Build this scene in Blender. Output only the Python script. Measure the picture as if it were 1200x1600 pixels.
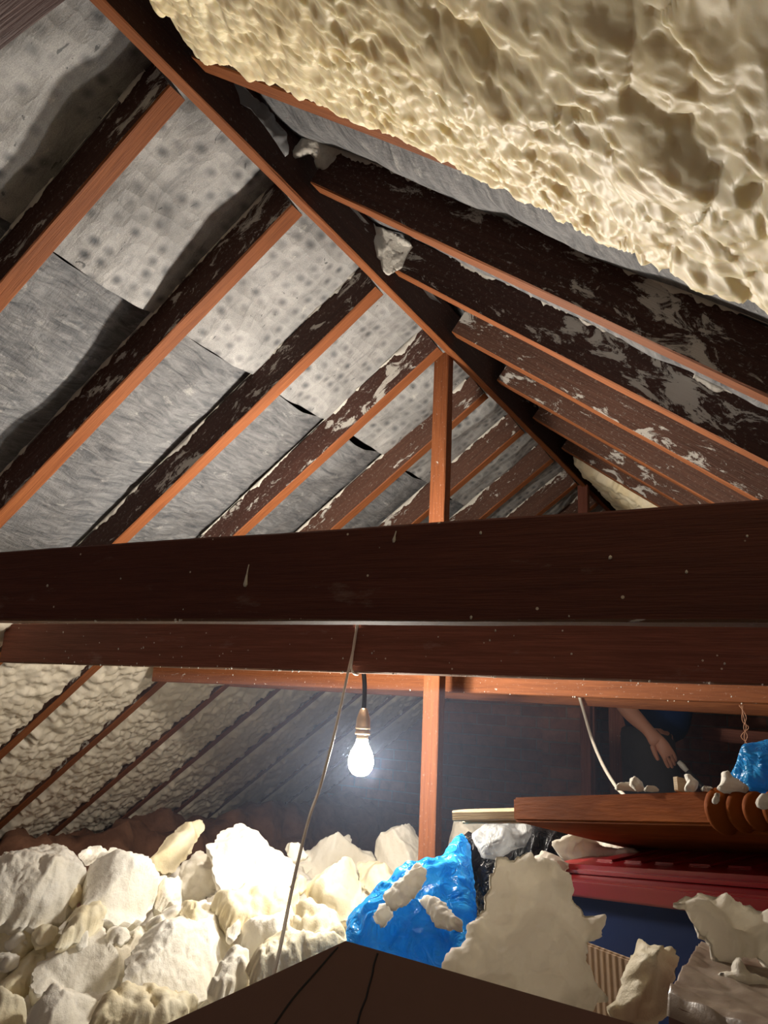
import bpy, bmesh, math, random
import numpy as np
from mathutils import Vector, Matrix
random.seed(7); np.random.seed(7)
for o in list(bpy.data.objects): bpy.data.objects.remove(o)
SC = bpy.context.scene; COL = SC.collection
PI = math.pi

# ------------------------------------------------------------------ camera, world, exposure
CAMROT = np.array([[0.87144416, 0.4876076, 0.05314051], [-0.07588549, 0.24106558, -0.96753748], [-0.48458897, 0.83912229, 0.24707753]])
EYE = np.array([0., 0., 1.5]); FPX = 1202.0
cd = bpy.data.cameras.new('camera'); cam = bpy.data.objects.new('camera', cd); COL.objects.link(cam)
cd.sensor_fit = 'VERTICAL'; cd.sensor_height = 32.0; cd.lens = FPX / 1600 * 32.0; cd.clip_start = 0.02
mm = Matrix([list(CAMROT[0]), list(-CAMROT[1]), list(-CAMROT[2])]).transposed().to_4x4()
mm.translation = Vector(EYE); cam.matrix_world = mm; SC.camera = cam
SC.view_settings.view_transform = 'Standard'; SC.view_settings.look = 'None'
SC.view_settings.gamma = 1; SC.view_settings.use_curve_mapping = False
SC.view_settings.exposure = 0.0
W = bpy.data.worlds.new('world'); SC.world = W; W.use_nodes = True
W.node_tree.nodes['Background'].inputs[0].default_value = (1.0, 0.82, 0.7, 1)
W.node_tree.nodes['Background'].inputs[1].default_value = 0.22
SC.cycles.max_bounces = 8; SC.cycles.diffuse_bounces = 5; SC.cycles.volume_bounces = 0
SC.cycles.sample_clamp_indirect = 4.0; SC.cycles.volume_step_rate = 1.5; SC.cycles.volume_max_steps = 64
BULB = 370.0       # radiance of the hanging bulb
LAMP = 1150.0      # radiance of the work lamp lying on the tie beam
BULB_COL = (1.0, 0.93, 0.83); LAMP_COL = (1.0, 0.90, 0.78)

# ------------------------------------------------------------------ roof frame
XR, ZR = -1.0, 2.636
PT = math.radians(36.7); CP, SP = math.cos(PT), math.sin(PT)
def ray(x, y): return CAMROT.T @ np.array([(x - 600) / FPX, (y - 800) / FPX, 1.0])
def atY(x, y, Y): d = ray(x, y); return EYE + d * Y / d[1]
def atD(x, y, D): return EYE + ray(x, y) * D
def onplane(x, y, n, q): d = ray(x, y); return EYE + d * (np.dot(n, np.array(q) - EYE) / np.dot(n, d))
def Lp(s, y, off=0.0): return np.array([XR - .012 - s * CP - off * SP, y, ZR - s * SP + off * CP])
def Rp(s, y, off=0.0): return np.array([XR + .035 + s * CP + off * SP, y, ZR + .046 - s * SP + off * CP])
def RY(k): return .84 + .4 * k

# ------------------------------------------------------------------ numpy noise
_perm = np.random.RandomState(3).permutation(256); _perm = np.concatenate([_perm, _perm, _perm])
_gr = np.random.RandomState(4).normal(size=(256, 3)); _gr /= np.linalg.norm(_gr, axis=1)[:, None]
def _h(i, j, k): return _perm[_perm[_perm[i & 255] + (j & 255)] + (k & 255)]
def perlin(P):
    P = np.atleast_2d(P); I = np.floor(P).astype(int); F = P - I; U = F * F * F * (F * (F * 6 - 15) + 10)
    r = 0
    for a in (0, 1):
        for b in (0, 1):
            for c in (0, 1):
                g = _gr[_h(I[:, 0] + a, I[:, 1] + b, I[:, 2] + c)]
                d = (g * (F - np.array([a, b, c]))).sum(1)
                w = (U[:, 0] if a else 1 - U[:, 0]) * (U[:, 1] if b else 1 - U[:, 1]) * (U[:, 2] if c else 1 - U[:, 2])
                r = r + w * d
    return r * 1.6
def fbm(P, n=3): return sum(perlin(P * 2.03 ** i + 17.3 * i) * .5 ** i for i in range(n))
def worley(P, jit=1.0):
    P = np.atleast_2d(P); I = np.floor(P).astype(int); f1 = np.full(len(P), 9.); f2 = f1.copy(); idn = np.zeros(len(P), int)
    for a in (-1, 0, 1):
        for b in (-1, 0, 1):
            for c in (-1, 0, 1):
                J = I + np.array([a, b, c]); hh = _h(J[:, 0], J[:, 1], J[:, 2])
                q = J + .5 + (_gr[hh] * .5) * jit
                d = np.sqrt(((P - q) ** 2).sum(1)); m = d < f1
                f2 = np.where(m, f1, np.minimum(f2, d)); idn = np.where(m, hh, idn); f1 = np.where(m, d, f1)
    return f1, f2, idn
def puff(P):            # rounded foam bubbles, 0..1
    f1, f2, i = worley(P); return np.sqrt(np.clip(1 - (f1 / .95) ** 2, 0, 1)) * (.6 + .4 * (i % 7) / 6)

# ------------------------------------------------------------------ mesh helpers
def link(name, V, F, mats, parent=None, smooth=False, uv=None, midx=None):
    me = bpy.data.meshes.new(name); me.from_pydata([tuple(map(float, v)) for v in V], [], [tuple(map(int, f)) for f in F])
    for m in (mats if isinstance(mats, (list, tuple)) else [mats]): me.materials.append(m)
    if smooth: me.polygons.foreach_set('use_smooth', [True] * len(me.polygons))
    if midx is not None: me.polygons.foreach_set('material_index', [int(a) for a in midx])
    if uv is not None:
        l = me.uv_layers.new(name='UVMap'); uv = np.asarray(uv, float)
        idx = np.zeros(len(me.loops), int); me.loops.foreach_get('vertex_index', idx)
        a = uv[idx] if len(uv) == len(V) else uv
        l.data.foreach_set('uv', a.ravel())
    me.validate(); me.update()
    o = bpy.data.objects.new(name, me); COL.objects.link(o)
    if parent is not None: o.parent = parent
    return o
def tag(o, label, cat, group=None, kind=None):
    o['label'] = label; o['category'] = cat
    if group: o['group'] = group
    if kind: o['kind'] = kind
    return o
def thing(name, loc=(0, 0, 0)):
    o = bpy.data.objects.new(name, None); COL.objects.link(o); o.empty_display_size = .05; return o
def grid_faces(nu, nv, close=False):
    F = []
    for i in range(nu - 1):
        for j in range(nv - 1):
            a = i * nv + j; F.append((a, a + 1, a + nv + 1, a + nv))
    return F
def timber(p0, p1, up, w, h, seg=24, wob=.0015, seed=0):
    """sawn timber from p0 to p1 (centre line); w across, h along up. UV in metres along the grain."""
    p0 = np.array(p0, float); p1 = np.array(p1, float); L = np.linalg.norm(p1 - p0); ax = (p1 - p0) / L
    up = np.array(up, float); up -= ax * (up @ ax); up /= np.linalg.norm(up); sd = np.cross(ax, up)
    b = .003
    prof = [(-w/2+b, -h/2), (w/2-b, -h/2), (w/2, -h/2+b), (w/2, h/2-b), (w/2-b, h/2), (-w/2+b, h/2), (-w/2, h/2-b), (-w/2, -h/2+b)]
    V = []; n = seg + 1
    for i in range(n):
        t = i / seg; c = p0 + ax * L * t
        q = np.array([[t * L * 3 + seed * 7.1, k * 1.3, seed] for k in range(8)]); nz = perlin(q) * wob + perlin(q * 4) * wob * .4
        for k, (a, e) in enumerate(prof):
            s = 1 + nz[k] / .02
            V.append(c + sd * (a + nz[k] * np.sign(a)) + up * (e + nz[(k + 3) % 8] * np.sign(e)))
    F = []; UV = []; MI = []
    per = [0]
    for k in range(8):
        a = prof[k]; c = prof[(k + 1) % 8]; per.append(per[-1] + math.hypot(a[0] - c[0], a[1] - c[1]))
    for i in range(seg):
        for k in range(8):
            k2 = (k + 1) % 8
            F.append((i * 8 + k, i * 8 + k2, (i + 1) * 8 + k2, (i + 1) * 8 + k))
            u0, u1 = i / seg * L + seed * 1.7, (i + 1) / seg * L + seed * 1.7
            UV += [(u0, per[k] + seed), (u0, per[k + 1] + seed), (u1, per[k + 1] + seed), (u1, per[k] + seed)]
            MI.append(1 if k in (7, 0, 1) else 0)
    F.append(tuple(range(7, -1, -1))); F.append(tuple(seg * 8 + k for k in range(8)))
    UV += [(prof[k][0], prof[k][1]) for k in range(7, -1, -1)] + [(prof[k][0], prof[k][1]) for k in range(8)]; MI += [0, 0]
    return V, F, UV, MI
def add_timber(name, p0, p1, up, w, h, mats, parent=None, **k):
    V, F, UV, MI = timber(p0, p1, up, w, h, **k)
    if not isinstance(mats, (list, tuple)): MI = None
    return link(name, V, F, mats, parent, uv=UV, midx=MI)
def tube(pts, r, n=8, sub=6, rad=None):
    pts = [np.array(p, float) for p in pts]; P = []; RR = []
    for i in range(len(pts) - 1):
        a = pts[max(i - 1, 0)]; b = pts[i]; c = pts[i + 1]; d = pts[min(i + 2, len(pts) - 1)]
        for t in np.linspace(0, 1, sub, endpoint=False):
            P.append(.5 * ((2 * b) + (-a + c) * t + (2 * a - 5 * b + 4 * c - d) * t * t + (-a + 3 * b - 3 * c + d) * t ** 3))
            RR.append(r if rad is None else rad[i] * (1 - t) + rad[i + 1] * t)
    P.append(pts[-1]); RR.append(r if rad is None else rad[-1])
    V = []; F = []; pu = np.array([.31, .2, .93])
    for i, q in enumerate(P):
        tg = P[min(i + 1, len(P) - 1)] - P[max(i - 1, 0)]; tg = tg / (np.linalg.norm(tg) + 1e-9)
        u = pu - tg * (pu @ tg); u /= np.linalg.norm(u); pu = u; v = np.cross(tg, u)
        for k in range(n):
            a = 2 * PI * k / n; V.append(q + (u * math.cos(a) + v * math.sin(a)) * RR[i])
    for i in range(len(P) - 1):
        for k in range(n):
            F.append((i * n + k, i * n + (k + 1) % n, (i + 1) * n + (k + 1) % n, (i + 1) * n + k))
    F.append(tuple(range(n - 1, -1, -1))); F.append(tuple((len(P) - 1) * n + k for k in range(n)))
    return V, F
def lathe(prof, c, n=24):
    V = []; F = []
    for r, z in prof:
        for k in range(n): a = 2 * PI * k / n; V.append((c[0] + r * math.cos(a), c[1] + r * math.sin(a), c[2] + z))
    for i in range(len(prof) - 1):
        for k in range(n): F.append((i * n + k, i * n + (k + 1) % n, (i + 1) * n + (k + 1) % n, (i + 1) * n + k))
    return V, F
def box8(P, bevel=0):
    """hexahedron from 8 corners: bottom 0-3, top 4-7"""
    F = [(3, 2, 1, 0), (4, 5, 6, 7), (0, 1, 5, 4), (1, 2, 6, 5), (2, 3, 7, 6), (3, 0, 4, 7)]
    return P, F
def obox(name, o, a, b, c, mat, parent=None, bevel=.003, uvs=1.0):
    """box with corner o and edge vectors a, b, c, bevelled edges"""
    o, a, b, c = [np.array(q, float) for q in (o, a, b, c)]
    bm = bmesh.new(); vs = [bm.verts.new(tuple(q)) for q in (o, o + a, o + a + b, o + b, o + c, o + a + c, o + a + b + c, o + b + c)]
    for f in [(3, 2, 1, 0), (4, 5, 6, 7), (0, 1, 5, 4), (1, 2, 6, 5), (2, 3, 7, 6), (3, 0, 4, 7)]: bm.faces.new([vs[i] for i in f])
    bmesh.ops.recalc_face_normals(bm, faces=bm.faces)
    if bevel: bmesh.ops.bevel(bm, geom=bm.edges[:], offset=bevel, segments=2, affect='EDGES')
    l = bm.loops.layers.uv.new('UVMap'); an, bn, cn = [q / np.linalg.norm(q) for q in (a, b, c)]
    for f in bm.faces:
        n = np.array(f.normal)
        ax = sorted([(abs(n @ an), 0), (abs(n @ bn), 1), (abs(n @ cn), 2)])[:2]; ax = sorted(k for _, k in ax)
        for lp in f.loops:
            q = np.array(lp.vert.co) - o; lp[l].uv = (q @ (an, bn, cn)[ax[0]] * uvs, q @ (an, bn, cn)[ax[1]] * uvs)
    me = bpy.data.meshes.new(name); bm.to_mesh(me); bm.free(); me.materials.append(mat)
    ob = bpy.data.objects.new(name, me); COL.objects.link(ob)
    if parent is not None: ob.parent = parent
    return ob

# ------------------------------------------------------------------ materials
class NT:
    def __init__(s, name):
        s.m = bpy.data.materials.new(name); s.m.use_nodes = True; s.t = s.m.node_tree; s.b = s.t.nodes['Principled BSDF']
        s.uv = None
    def n(s, ty, **k):
        q = s.t.nodes.new(ty)
        for a, v in k.items(): setattr(q, a, v)
        return q
    def l(s, a, b): s.t.links.new(a, b)
    def co(s, scale=(1, 1, 1), space='UV', loc=(0, 0, 0)):
        t = s.n('ShaderNodeTexCoord'); mp = s.n('ShaderNodeMapping'); mp.inputs['Scale'].default_value = scale; mp.inputs['Location'].default_value = loc
        s.l(t.outputs[space], mp.inputs[0]); return mp.outputs[0]
    def noise(s, co, scale, detail=4, rough=.55, dist=0):
        q = s.n('ShaderNodeTexNoise'); q.inputs['Scale'].default_value = scale; q.inputs['Detail'].default_value = detail
        q.inputs['Roughness'].default_value = rough; q.inputs['Distortion'].default_value = dist; s.l(co, q.inputs['Vector']); return q.outputs[0]
    def vor(s, co, scale, feature='F1', rnd=1.0):
        q = s.n('ShaderNodeTexVoronoi'); q.feature = feature; q.inputs['Scale'].default_value = scale; q.inputs['Randomness'].default_value = rnd
        s.l(co, q.inputs['Vector']); return q.outputs[0]
    def ramp(s, f, stops):
        q = s.n('ShaderNodeValToRGB'); e = q.color_ramp.elements
        while len(e) < len(stops): e.new(.5)
        for i, (p, c) in enumerate(stops): e[i].position = p; e[i].color = (*c, 1) if not np.isscalar(c) else (c, c, c, 1)
        s.l(f, q.inputs[0]); return q.outputs[0]
    def mix(s, f, a, b, mode='MIX'):
        q = s.n('ShaderNodeMix', data_type='RGBA', blend_type=mode)
        for i, v in ((0, f), (6, a), (7, b)):
            if hasattr(v, 'is_output'): s.l(v, q.inputs[i])
            elif i == 0: q.inputs[0].default_value = v
            else: q.inputs[i].default_value = (*v, 1)
        return q.outputs[2]
    def math(s, op, a, b=0.0):
        q = s.n('ShaderNodeMath', operation=op)
        for i, v in ((0, a), (1, b)):
            if hasattr(v, 'is_output'): s.l(v, q.inputs[i])
            else: q.inputs[i].default_value = v
        return q.outputs[0]
    def base(s, c):
        if hasattr(c, 'is_output'): s.l(c, s.b.inputs['Base Color'])
        else: s.b.inputs['Base Color'].default_value = (*c, 1)
        return s
    def rough(s, v):
        if hasattr(v, 'is_output'): s.l(v, s.b.inputs['Roughness'])
        else: s.b.inputs['Roughness'].default_value = v
        return s
    def bump(s, h, st=.3, d=.01):
        q = s.n('ShaderNodeBump'); q.inputs['Strength'].default_value = st; q.inputs['Distance'].default_value = d
        s.l(h, q.inputs['Height']); s.l(q.outputs[0], s.b.inputs['Normal']); return s
def wood(name, dark, light, flecks=0.0, rough=.7, grain=1.0, spec=.3, fleckcol=(.55, .52, .47), stains=False):
    t = NT(name); co = t.co((1, 1, 1))
    g = t.noise(t.co((1.3, 30 * grain, 1)), 3.0, 6, .6, 1.2)
    g2 = t.noise(t.co((4, 110 * grain, 1)), 4.0, 4, .6)
    w = t.noise(t.co((.8, 3, 1)), 2.5, 3)
    c = t.mix(t.ramp(g, [(.3, 0.), (.72, 1.)]), dark, light)
    c = t.mix(t.math('MULTIPLY', t.ramp(g2, [(.35, 1.), (.6, 0.)]), .35), c, tuple(.55 * x for x in dark))
    c = t.mix(t.math('MULTIPLY', t.ramp(w, [(.3, 1.), (.7, 0.)]), .4), c, tuple(.7 * x for x in dark))
    h = t.math('ADD', g, t.math('MULTIPLY', g2, .8))
    if flecks > 0:
        f1 = t.noise(t.co((7, 16, 1), loc=(3, 1, 0)), 1.6, 8, .72, .6); big = t.noise(t.co((1.6, 3, 1)), 1.5, 3)
        m = t.math('ADD', f1, t.math('MULTIPLY', t.math('SUBTRACT', big, .5), .45))
        th = .68 - flecks * .16
        m = t.ramp(m, [(th, 0.), (th + .035, 1.)])
        dust = t.noise(t.co((30, 40, 1)), 3.0, 6, .75); m2 = t.ramp(dust, [(.60 - .05 * flecks, 0.), (.72, .55)])
        c = t.mix(m2, c, fleckcol); c = t.mix(m, c, fleckcol); h = t.math('ADD', h, t.math('MULTIPLY', m, 3.0))
    if stains:
        q = t.noise(t.co((3, 9, 1), loc=(5, 2, 0)), 1.7, 7, .7); m = t.ramp(q, [(.60, 0.), (.70, .22)]); c = t.mix(m, c, (.45, .38, .33))
        q = t.vor(t.co((1, 1, 1)), 26); m = t.ramp(q, [(.045, 1.), (.06, 0.)]); c = t.mix(m, c, (.6, .52, .42))
    t.base(c).rough(rough).bump(h, .55, .003); t.b.inputs['Specular IOR Level'].default_value = spec
    return t.m
M = {}
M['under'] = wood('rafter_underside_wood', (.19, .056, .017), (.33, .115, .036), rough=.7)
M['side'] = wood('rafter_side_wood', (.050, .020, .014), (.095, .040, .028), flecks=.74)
M['side_clean'] = wood('ridge_side_wood', (.045, .016, .010), (.085, .030, .017), flecks=.1)
M['side_far'] = wood('far_rafter_wood', (.075, .034, .022), (.14, .065, .042), flecks=.55)
M['joist_dark'] = wood('dark_beam_wood', (.085, .022, .014), (.14, .040, .024), rough=.6, stains=True)
M['joist_mid'] = wood('brown_beam_wood', (.17, .055, .036), (.32, .115, .075), rough=.6, stains=True, grain=1.3)
M['post'] = wood('post_wood', (.15, .044, .013), (.27, .090, .028), flecks=.05)
M['edge'] = wood('pale_edge_wood', (.12, .055, .032), (.22, .13, .08), flecks=.35)
def foam(name, col, col2, rough=.55, bsc=90, bst=.35, trans=0.0, spec=.4, coat=0.):
    t = NT(name); co = t.co(space='Object'); n1 = t.noise(co, 9, 4); n2 = t.noise(co, bsc, 5, .6)
    t.base(t.mix(t.ramp(n1, [(.35, 0.), (.65, 1.)]), col, col2)).rough(rough).bump(n2, bst, .004)
    t.b.inputs['Specular IOR Level'].default_value = spec
    if coat: t.b.inputs['Coat Weight'].default_value = coat; t.b.inputs['Coat Roughness'].default_value = .25
    if trans:
        tr = t.n('ShaderNodeBsdfTranslucent'); tr.inputs[0].default_value = (*col2, 1); mx = t.n('ShaderNodeMixShader'); mx.inputs[0].default_value = trans
        out = [q for q in t.t.nodes if q.type == 'OUTPUT_MATERIAL'][0]
        t.l(t.b.outputs[0], mx.inputs[1]); t.l(tr.outputs[0], mx.inputs[2]); t.l(mx.outputs[0], out.inputs[0])
    return t.m
M['foam_gloss'] = foam('glossy_cream_foam', (.80, .68, .42), (.87, .78, .54), rough=.48, bst=.06, spec=.35)
for _k in ('foam_gloss',):
    _b = M[_k].node_tree.nodes['Principled BSDF']; _b.inputs['Subsurface Weight'].default_value = .6
    _b.inputs['Subsurface Radius'].default_value = (1.0, .8, .5); _b.inputs['Subsurface Scale'].default_value = .018
M['foam_bay'] = foam('matt_cream_foam', (.64, .58, .46), (.74, .68, .56), rough=.55, bsc=45, bst=.5)
M['foam_white'] = foam('white_cut_foam', (.84, .79, .67), (.90, .87, .78), rough=.75, bsc=60, bst=.8)
M['foam_cream'] = foam('cream_broken_foam', (.80, .69, .44), (.84, .78, .60), rough=.6, bsc=55, bst=.7)
M['foam_thin'] = foam('thin_foam', (.80, .74, .64), (.88, .84, .74), rough=.7, bsc=70, bst=.7, trans=.5)
M['residue'] = foam('dried_foam_residue', (.52, .50, .45), (.66, .63, .56), rough=.7, bsc=160, bst=.5)
def felt(name, dotted):
    t = NT(name); co = t.co()
    n = t.noise(co, 6, 6, .7); fine = t.noise(co, 380, 3, .8); mid = t.noise(t.co((9, 22, 1)), 2.2, 6, .7, .4)
    if dotted:
        v = t.vor(t.co((1, .82, 1)), 25, rnd=.42)
        dots = t.ramp(v, [(.10, 1.), (.40, 0.)])
        c = t.mix(t.ramp(n, [(.3, 0.), (.7, 1.)]), (.25, .255, .255), (.56, .555, .54))
        blot = t.ramp(t.noise(co, 3.2, 4, .6), [(.3, .35), (.6, 1.)]); c = t.mix(t.math('MULTIPLY', t.math('MULTIPLY', dots, .95), blot), c, (.07, .078, .088))
        smear = t.ramp(t.noise(t.co((5, 17, 1), loc=(1, 1, 0)), 1.4, 6, .7, .8), [(.56, 0.), (.66, .5)]); c = t.mix(smear, c, (.16, .165, .17))
        tear = t.ramp(t.noise(t.co((26, 38, 1)), 1.0, 4, .6, .8), [(.665, 0.), (.69, .85)]); c = t.mix(tear, c, (.06, .065, .07))
        dab = t.ramp(t.noise(t.co((14, 26, 1), loc=(4, 7, 0)), 1.0, 6, .7), [(.63, 0.), (.68, .8)]); c = t.mix(dab, c, (.62, .61, .57))
        t.bump(t.math('ADD', v, t.math('MULTIPLY', mid, .6)), .5, .012)
    else:
        st = t.noise(t.co((30, 7, 1)), 1.6, 7, .7, .9)
        c = t.mix(t.ramp(st, [(.32, 0.), (.62, 1.)]), (.07, .076, .088), (.30, .305, .31))
        dab = t.ramp(t.noise(t.co((22, 9, 1), loc=(2, 5, 0)), 1.3, 7, .72, .5), [(.58, 0.), (.66, .75)]); c = t.mix(dab, c, (.50, .50, .48))
        t.bump(t.math('ADD', st, mid), .6, .015)
    c = t.mix(t.math('MULTIPLY', t.ramp(fine, [(.35, 1.), (.65, 0.)]), .5), c, (.10, .105, .11))
    t.base(c).rough(.6); t.b.inputs['Specular IOR Level'].default_value = .35
    return t.m
M['felt_dot'] = felt('dotted_sprayed_felt', True); M['felt'] = felt('streaked_felt', False)
def plain(name, c, rough=.5, metal=0., bump=None, emit=None, spec=.5):
    t = NT(name).base(c).rough(rough); t.b.inputs['Metallic'].default_value = metal; t.b.inputs['Specular IOR Level'].default_value = spec
    nn = t.noise(t.co(space='Object'), bump[0] if bump else 60, 4); t.bump(nn, bump[1] if bump else .06, bump[2] if bump else .003)
    t.base(t.mix(t.math('MULTIPLY', nn, .3), c, tuple(x * .7 for x in c)))
    if emit: t.b.inputs['Emission Color'].default_value = (*emit[0], 1); t.b.inputs['Emission Strength'].default_value = emit[1]
    return t.m
def bricks():
    t = NT('dark_red_brick'); co = t.co()
    b = t.n('ShaderNodeTexBrick'); t.l(co, b.inputs['Vector']); b.offset = .5
    b.inputs['Scale'].default_value = 1.0; b.inputs['Brick Width'].default_value = .225; b.inputs['Row Height'].default_value = .075
    b.inputs['Mortar Size'].default_value = .006; b.inputs['Mortar Smooth'].default_value = .3
    b.inputs['Color1'].default_value = (.19, .075, .05, 1); b.inputs['Color2'].default_value = (.30, .13, .09, 1); b.inputs['Mortar'].default_value = (.20, .15, .13, 1)
    n = t.noise(co, 14, 6, .7); c = t.mix(t.math('MULTIPLY', t.ramp(n, [(.4, 0.), (.7, 1.)]), .6), b.outputs[0], (.09, .045, .04))
    t.base(c).rough(.9).bump(t.math('ADD', t.math('MULTIPLY', b.outputs[1], -1.), t.math('MULTIPLY', n, .6)), .6, .01)
    return t.m
M['brick'] = bricks()
M['board_dark'] = plain('dark_sarking', (.05, .04, .035), .9)
M['floorboard'] = wood('floor_boards', (.14, .09, .05), (.24, .16, .10))
M['wool'] = foam('brown_mineral_wool', (.16, .075, .045), (.28, .14, .085), rough=1, bsc=40, bst=1.0)
M['cable'] = plain('white_cable_sheath', (.72, .66, .56), .45)
M['black'] = plain('black_plastic', (.016, .016, .018), .45)
M['brass'] = plain('aged_brass', (.55, .42, .28), .4, .8)
M['bulb'] = plain('lit_bulb_glass', (.9, .9, .9), .3, emit=(BULB_COL, BULB))
M['lamp'] = plain('lit_lamp_glass', (.9, .9, .9), .3, emit=(LAMP_COL, LAMP))
M['pale_wood'] = wood('pale_pine', (.66, .48, .26), (.80, .64, .40), rough=.5)
M['gloss_wood'] = wood('varnished_brown_wood', (.21, .052, .011), (.36, .105, .024), rough=.65, spec=.02, grain=.3)
M['red'] = plain('red_lid_plastic', (.34, .012, .018), .28, bump=(30, .03, .002))
M['blue'] = plain('dark_blue_box_plastic', (.006, .026, .12), .6, spec=.15)
M['panel'] = plain('dark_brown_panel', (.20, .115, .095), .7, spec=.2)
def cardboard():
    t = NT('corrugated_cardboard'); w = t.n('ShaderNodeTexWave'); w.inputs['Scale'].default_value = 22; w.bands_direction = 'X'; t.l(t.co(), w.inputs[0])
    t.base(t.mix(w.outputs[1], (.34, .22, .13), (.42, .28, .17))).rough(.8).bump(w.outputs[1], .3, .003); return t.m
M['card'] = cardboard()
def bag(name, c1, c2, alpha=0.0, rough=.22):
    t = NT(name); co = t.co(space='Object'); n = t.noise(co, 14, 4, .6, 1.5)
    t.base(t.mix(t.ramp(n, [(.35, 0.), (.65, 1.)]), c1, c2)).rough(rough)
    r = t.noise(co, 26, 3, .5, 1.0); rd = t.math('ABSOLUTE', t.math('SUBTRACT', r, .5)); t.bump(rd, .9, .02)
    tr = t.n('ShaderNodeBsdfTranslucent'); tr.inputs[0].default_value = (*c2, 1); mx = t.n('ShaderNodeMixShader'); mx.inputs[0].default_value = .4
    out = [q for q in t.t.nodes if q.type == 'OUTPUT_MATERIAL'][0]
    t.l(t.b.outputs[0], mx.inputs[1]); t.l(tr.outputs[0], mx.inputs[2]); t.l(mx.outputs[0], out.inputs[0])
    if alpha:
        tp = t.n('ShaderNodeBsdfTransparent'); m2 = t.n('ShaderNodeMixShader'); m2.inputs[0].default_value = alpha
        t.l(mx.outputs[0], m2.inputs[1]); t.l(tp.outputs[0], m2.inputs[2]); t.l(m2.outputs[0], out.inputs[0])
    return t.m
M['bag_blue'] = bag('blue_plastic_film', (.01, .28, .80), (.06, .52, .95))
M['bag_black'] = bag('black_plastic_film', (.012, .012, .013), (.03, .03, .033))
M['bag_clear'] = bag('clear_plastic_film', (.45, .46, .46), (.62, .63, .62), alpha=.35, rough=.15)
M['skin'] = plain('skin', (.62, .30, .20), .5)
M['shirt'] = plain('dark_blue_shirt', (.008, .026, .09), .9, spec=.1)
M['trousers'] = plain('dark_grey_work_trousers', (.045, .045, .05), .9, bump=(25, .4, .01))
M['hair'] = plain('dark_hair', (.03, .02, .015), .7)
M['boot'] = plain('black_boot_leather', (.02, .018, .016), .6)
M['wire'] = plain('thin_brown_wire', (.30, .14, .07), .5)
M['white'] = plain('white_plastic', (.75, .74, .70), .4)

# ------------------------------------------------------------------ the shell of the loft
def struct(o): o['kind'] = 'structure'; return o
YB, YF = 5.42, -1.2
def slab(name, pts, mat, uv=None):
    """pts: list of quad corner (inner face) + outward vector"""
    q, out = pts; q = [np.array(a, float) for a in q]; out = np.array(out, float)
    V, F = box8(q + [a + out for a in q]); return struct(link(name, V, F, mat))
slab('ceiling_left', ([Lp(-.17, YF, .15), Lp(4.4, YF, .15), Lp(4.4, YB, .15), Lp(-.17, YB, .15)], (-.02, 0, .03)), M['board_dark'])
slab('ceiling_right', ([Rp(-.2, YF, .15), Rp(4.4, YF, .15), Rp(4.4, YB, .15), Rp(-.2, YB, .15)], (.02, 0, .03)), M['board_dark'])
slab('floor', ([(-4.6, YF, .45), (2.7, YF, .45), (2.7, YB, .45), (-4.6, YB, .45)], (0, 0, -.05)), M['floorboard'])
def wall(name, y, th, x0, x1, z0, ztop):
    # brick gable, cut under the two slopes
    xs = np.linspace(x0, x1, 40); V = []; UV = []
    for yy in (y, y + th):
        for x in xs:
            zt = min(ztop, ZR + .17 - abs(x - XR) * math.tan(PT) + .03 + (.08 if x > XR else 0))
            V += [(x, yy, z0), (x, yy, max(z0 + .01, zt))]; UV += [(x, z0), (x, max(z0 + .01, zt))]
    n = len(xs) * 2; F = []
    for i in range(len(xs) - 1):
        a = 2 * i; F.append((a, a + 2, a + 3, a + 1)); F.append((n + a, n + a + 1, n + a + 3, n + a + 2)); F.append((a + 1, a + 3, n + a + 3, n + a + 1)); F.append((a, n + a, n + a + 2, a + 2))
    F += [(0, 1, n + 1, n), (n - 2, 2 * n - 2, 2 * n - 1, n - 1)]
    return link(name, V, F, M['brick'], uv=UV)
struct(wall('wall_back', YB, .1, -4.2, 2.2, .45, 9))
def brickpier(x0, x1, y0, y1, z0, z1):
    V = [(x0, y0, z0), (x1, y0, z0), (x1, y1, z0), (x0, y1, z0), (x0, y0, z1), (x1, y0, z1), (x1, y1, z1), (x0, y1, z1)]
    F = [(0, 1, 5, 4), (1, 2, 6, 5), (2, 3, 7, 6), (3, 0, 4, 7), (4, 5, 6, 7), (3, 2, 1, 0)]
    UV = [(x0, z0), (x1, z0), (x1, z1), (x0, z1), (y0, z0), (y1, z0), (y1, z1), (y0, z1), (x1, z0), (x0, z0), (x0, z1), (x1, z1), (y1, z0), (y0, z0), (y0, z1), (y1, z1),
          (x0, y0), (x1, y0), (x1, y1), (x0, y1), (x0, y1), (x1, y1), (x1, y0), (x0, y0)]
    return link('brick_pier', V, F, M['brick'], uv=UV)
p = brickpier(-1.62, -1.36, 5.0, YB - .002, .451, 2.1)
tag(p, 'narrow brick pier standing out from the back wall left of the grey timber studs', 'brick pier')

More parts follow.
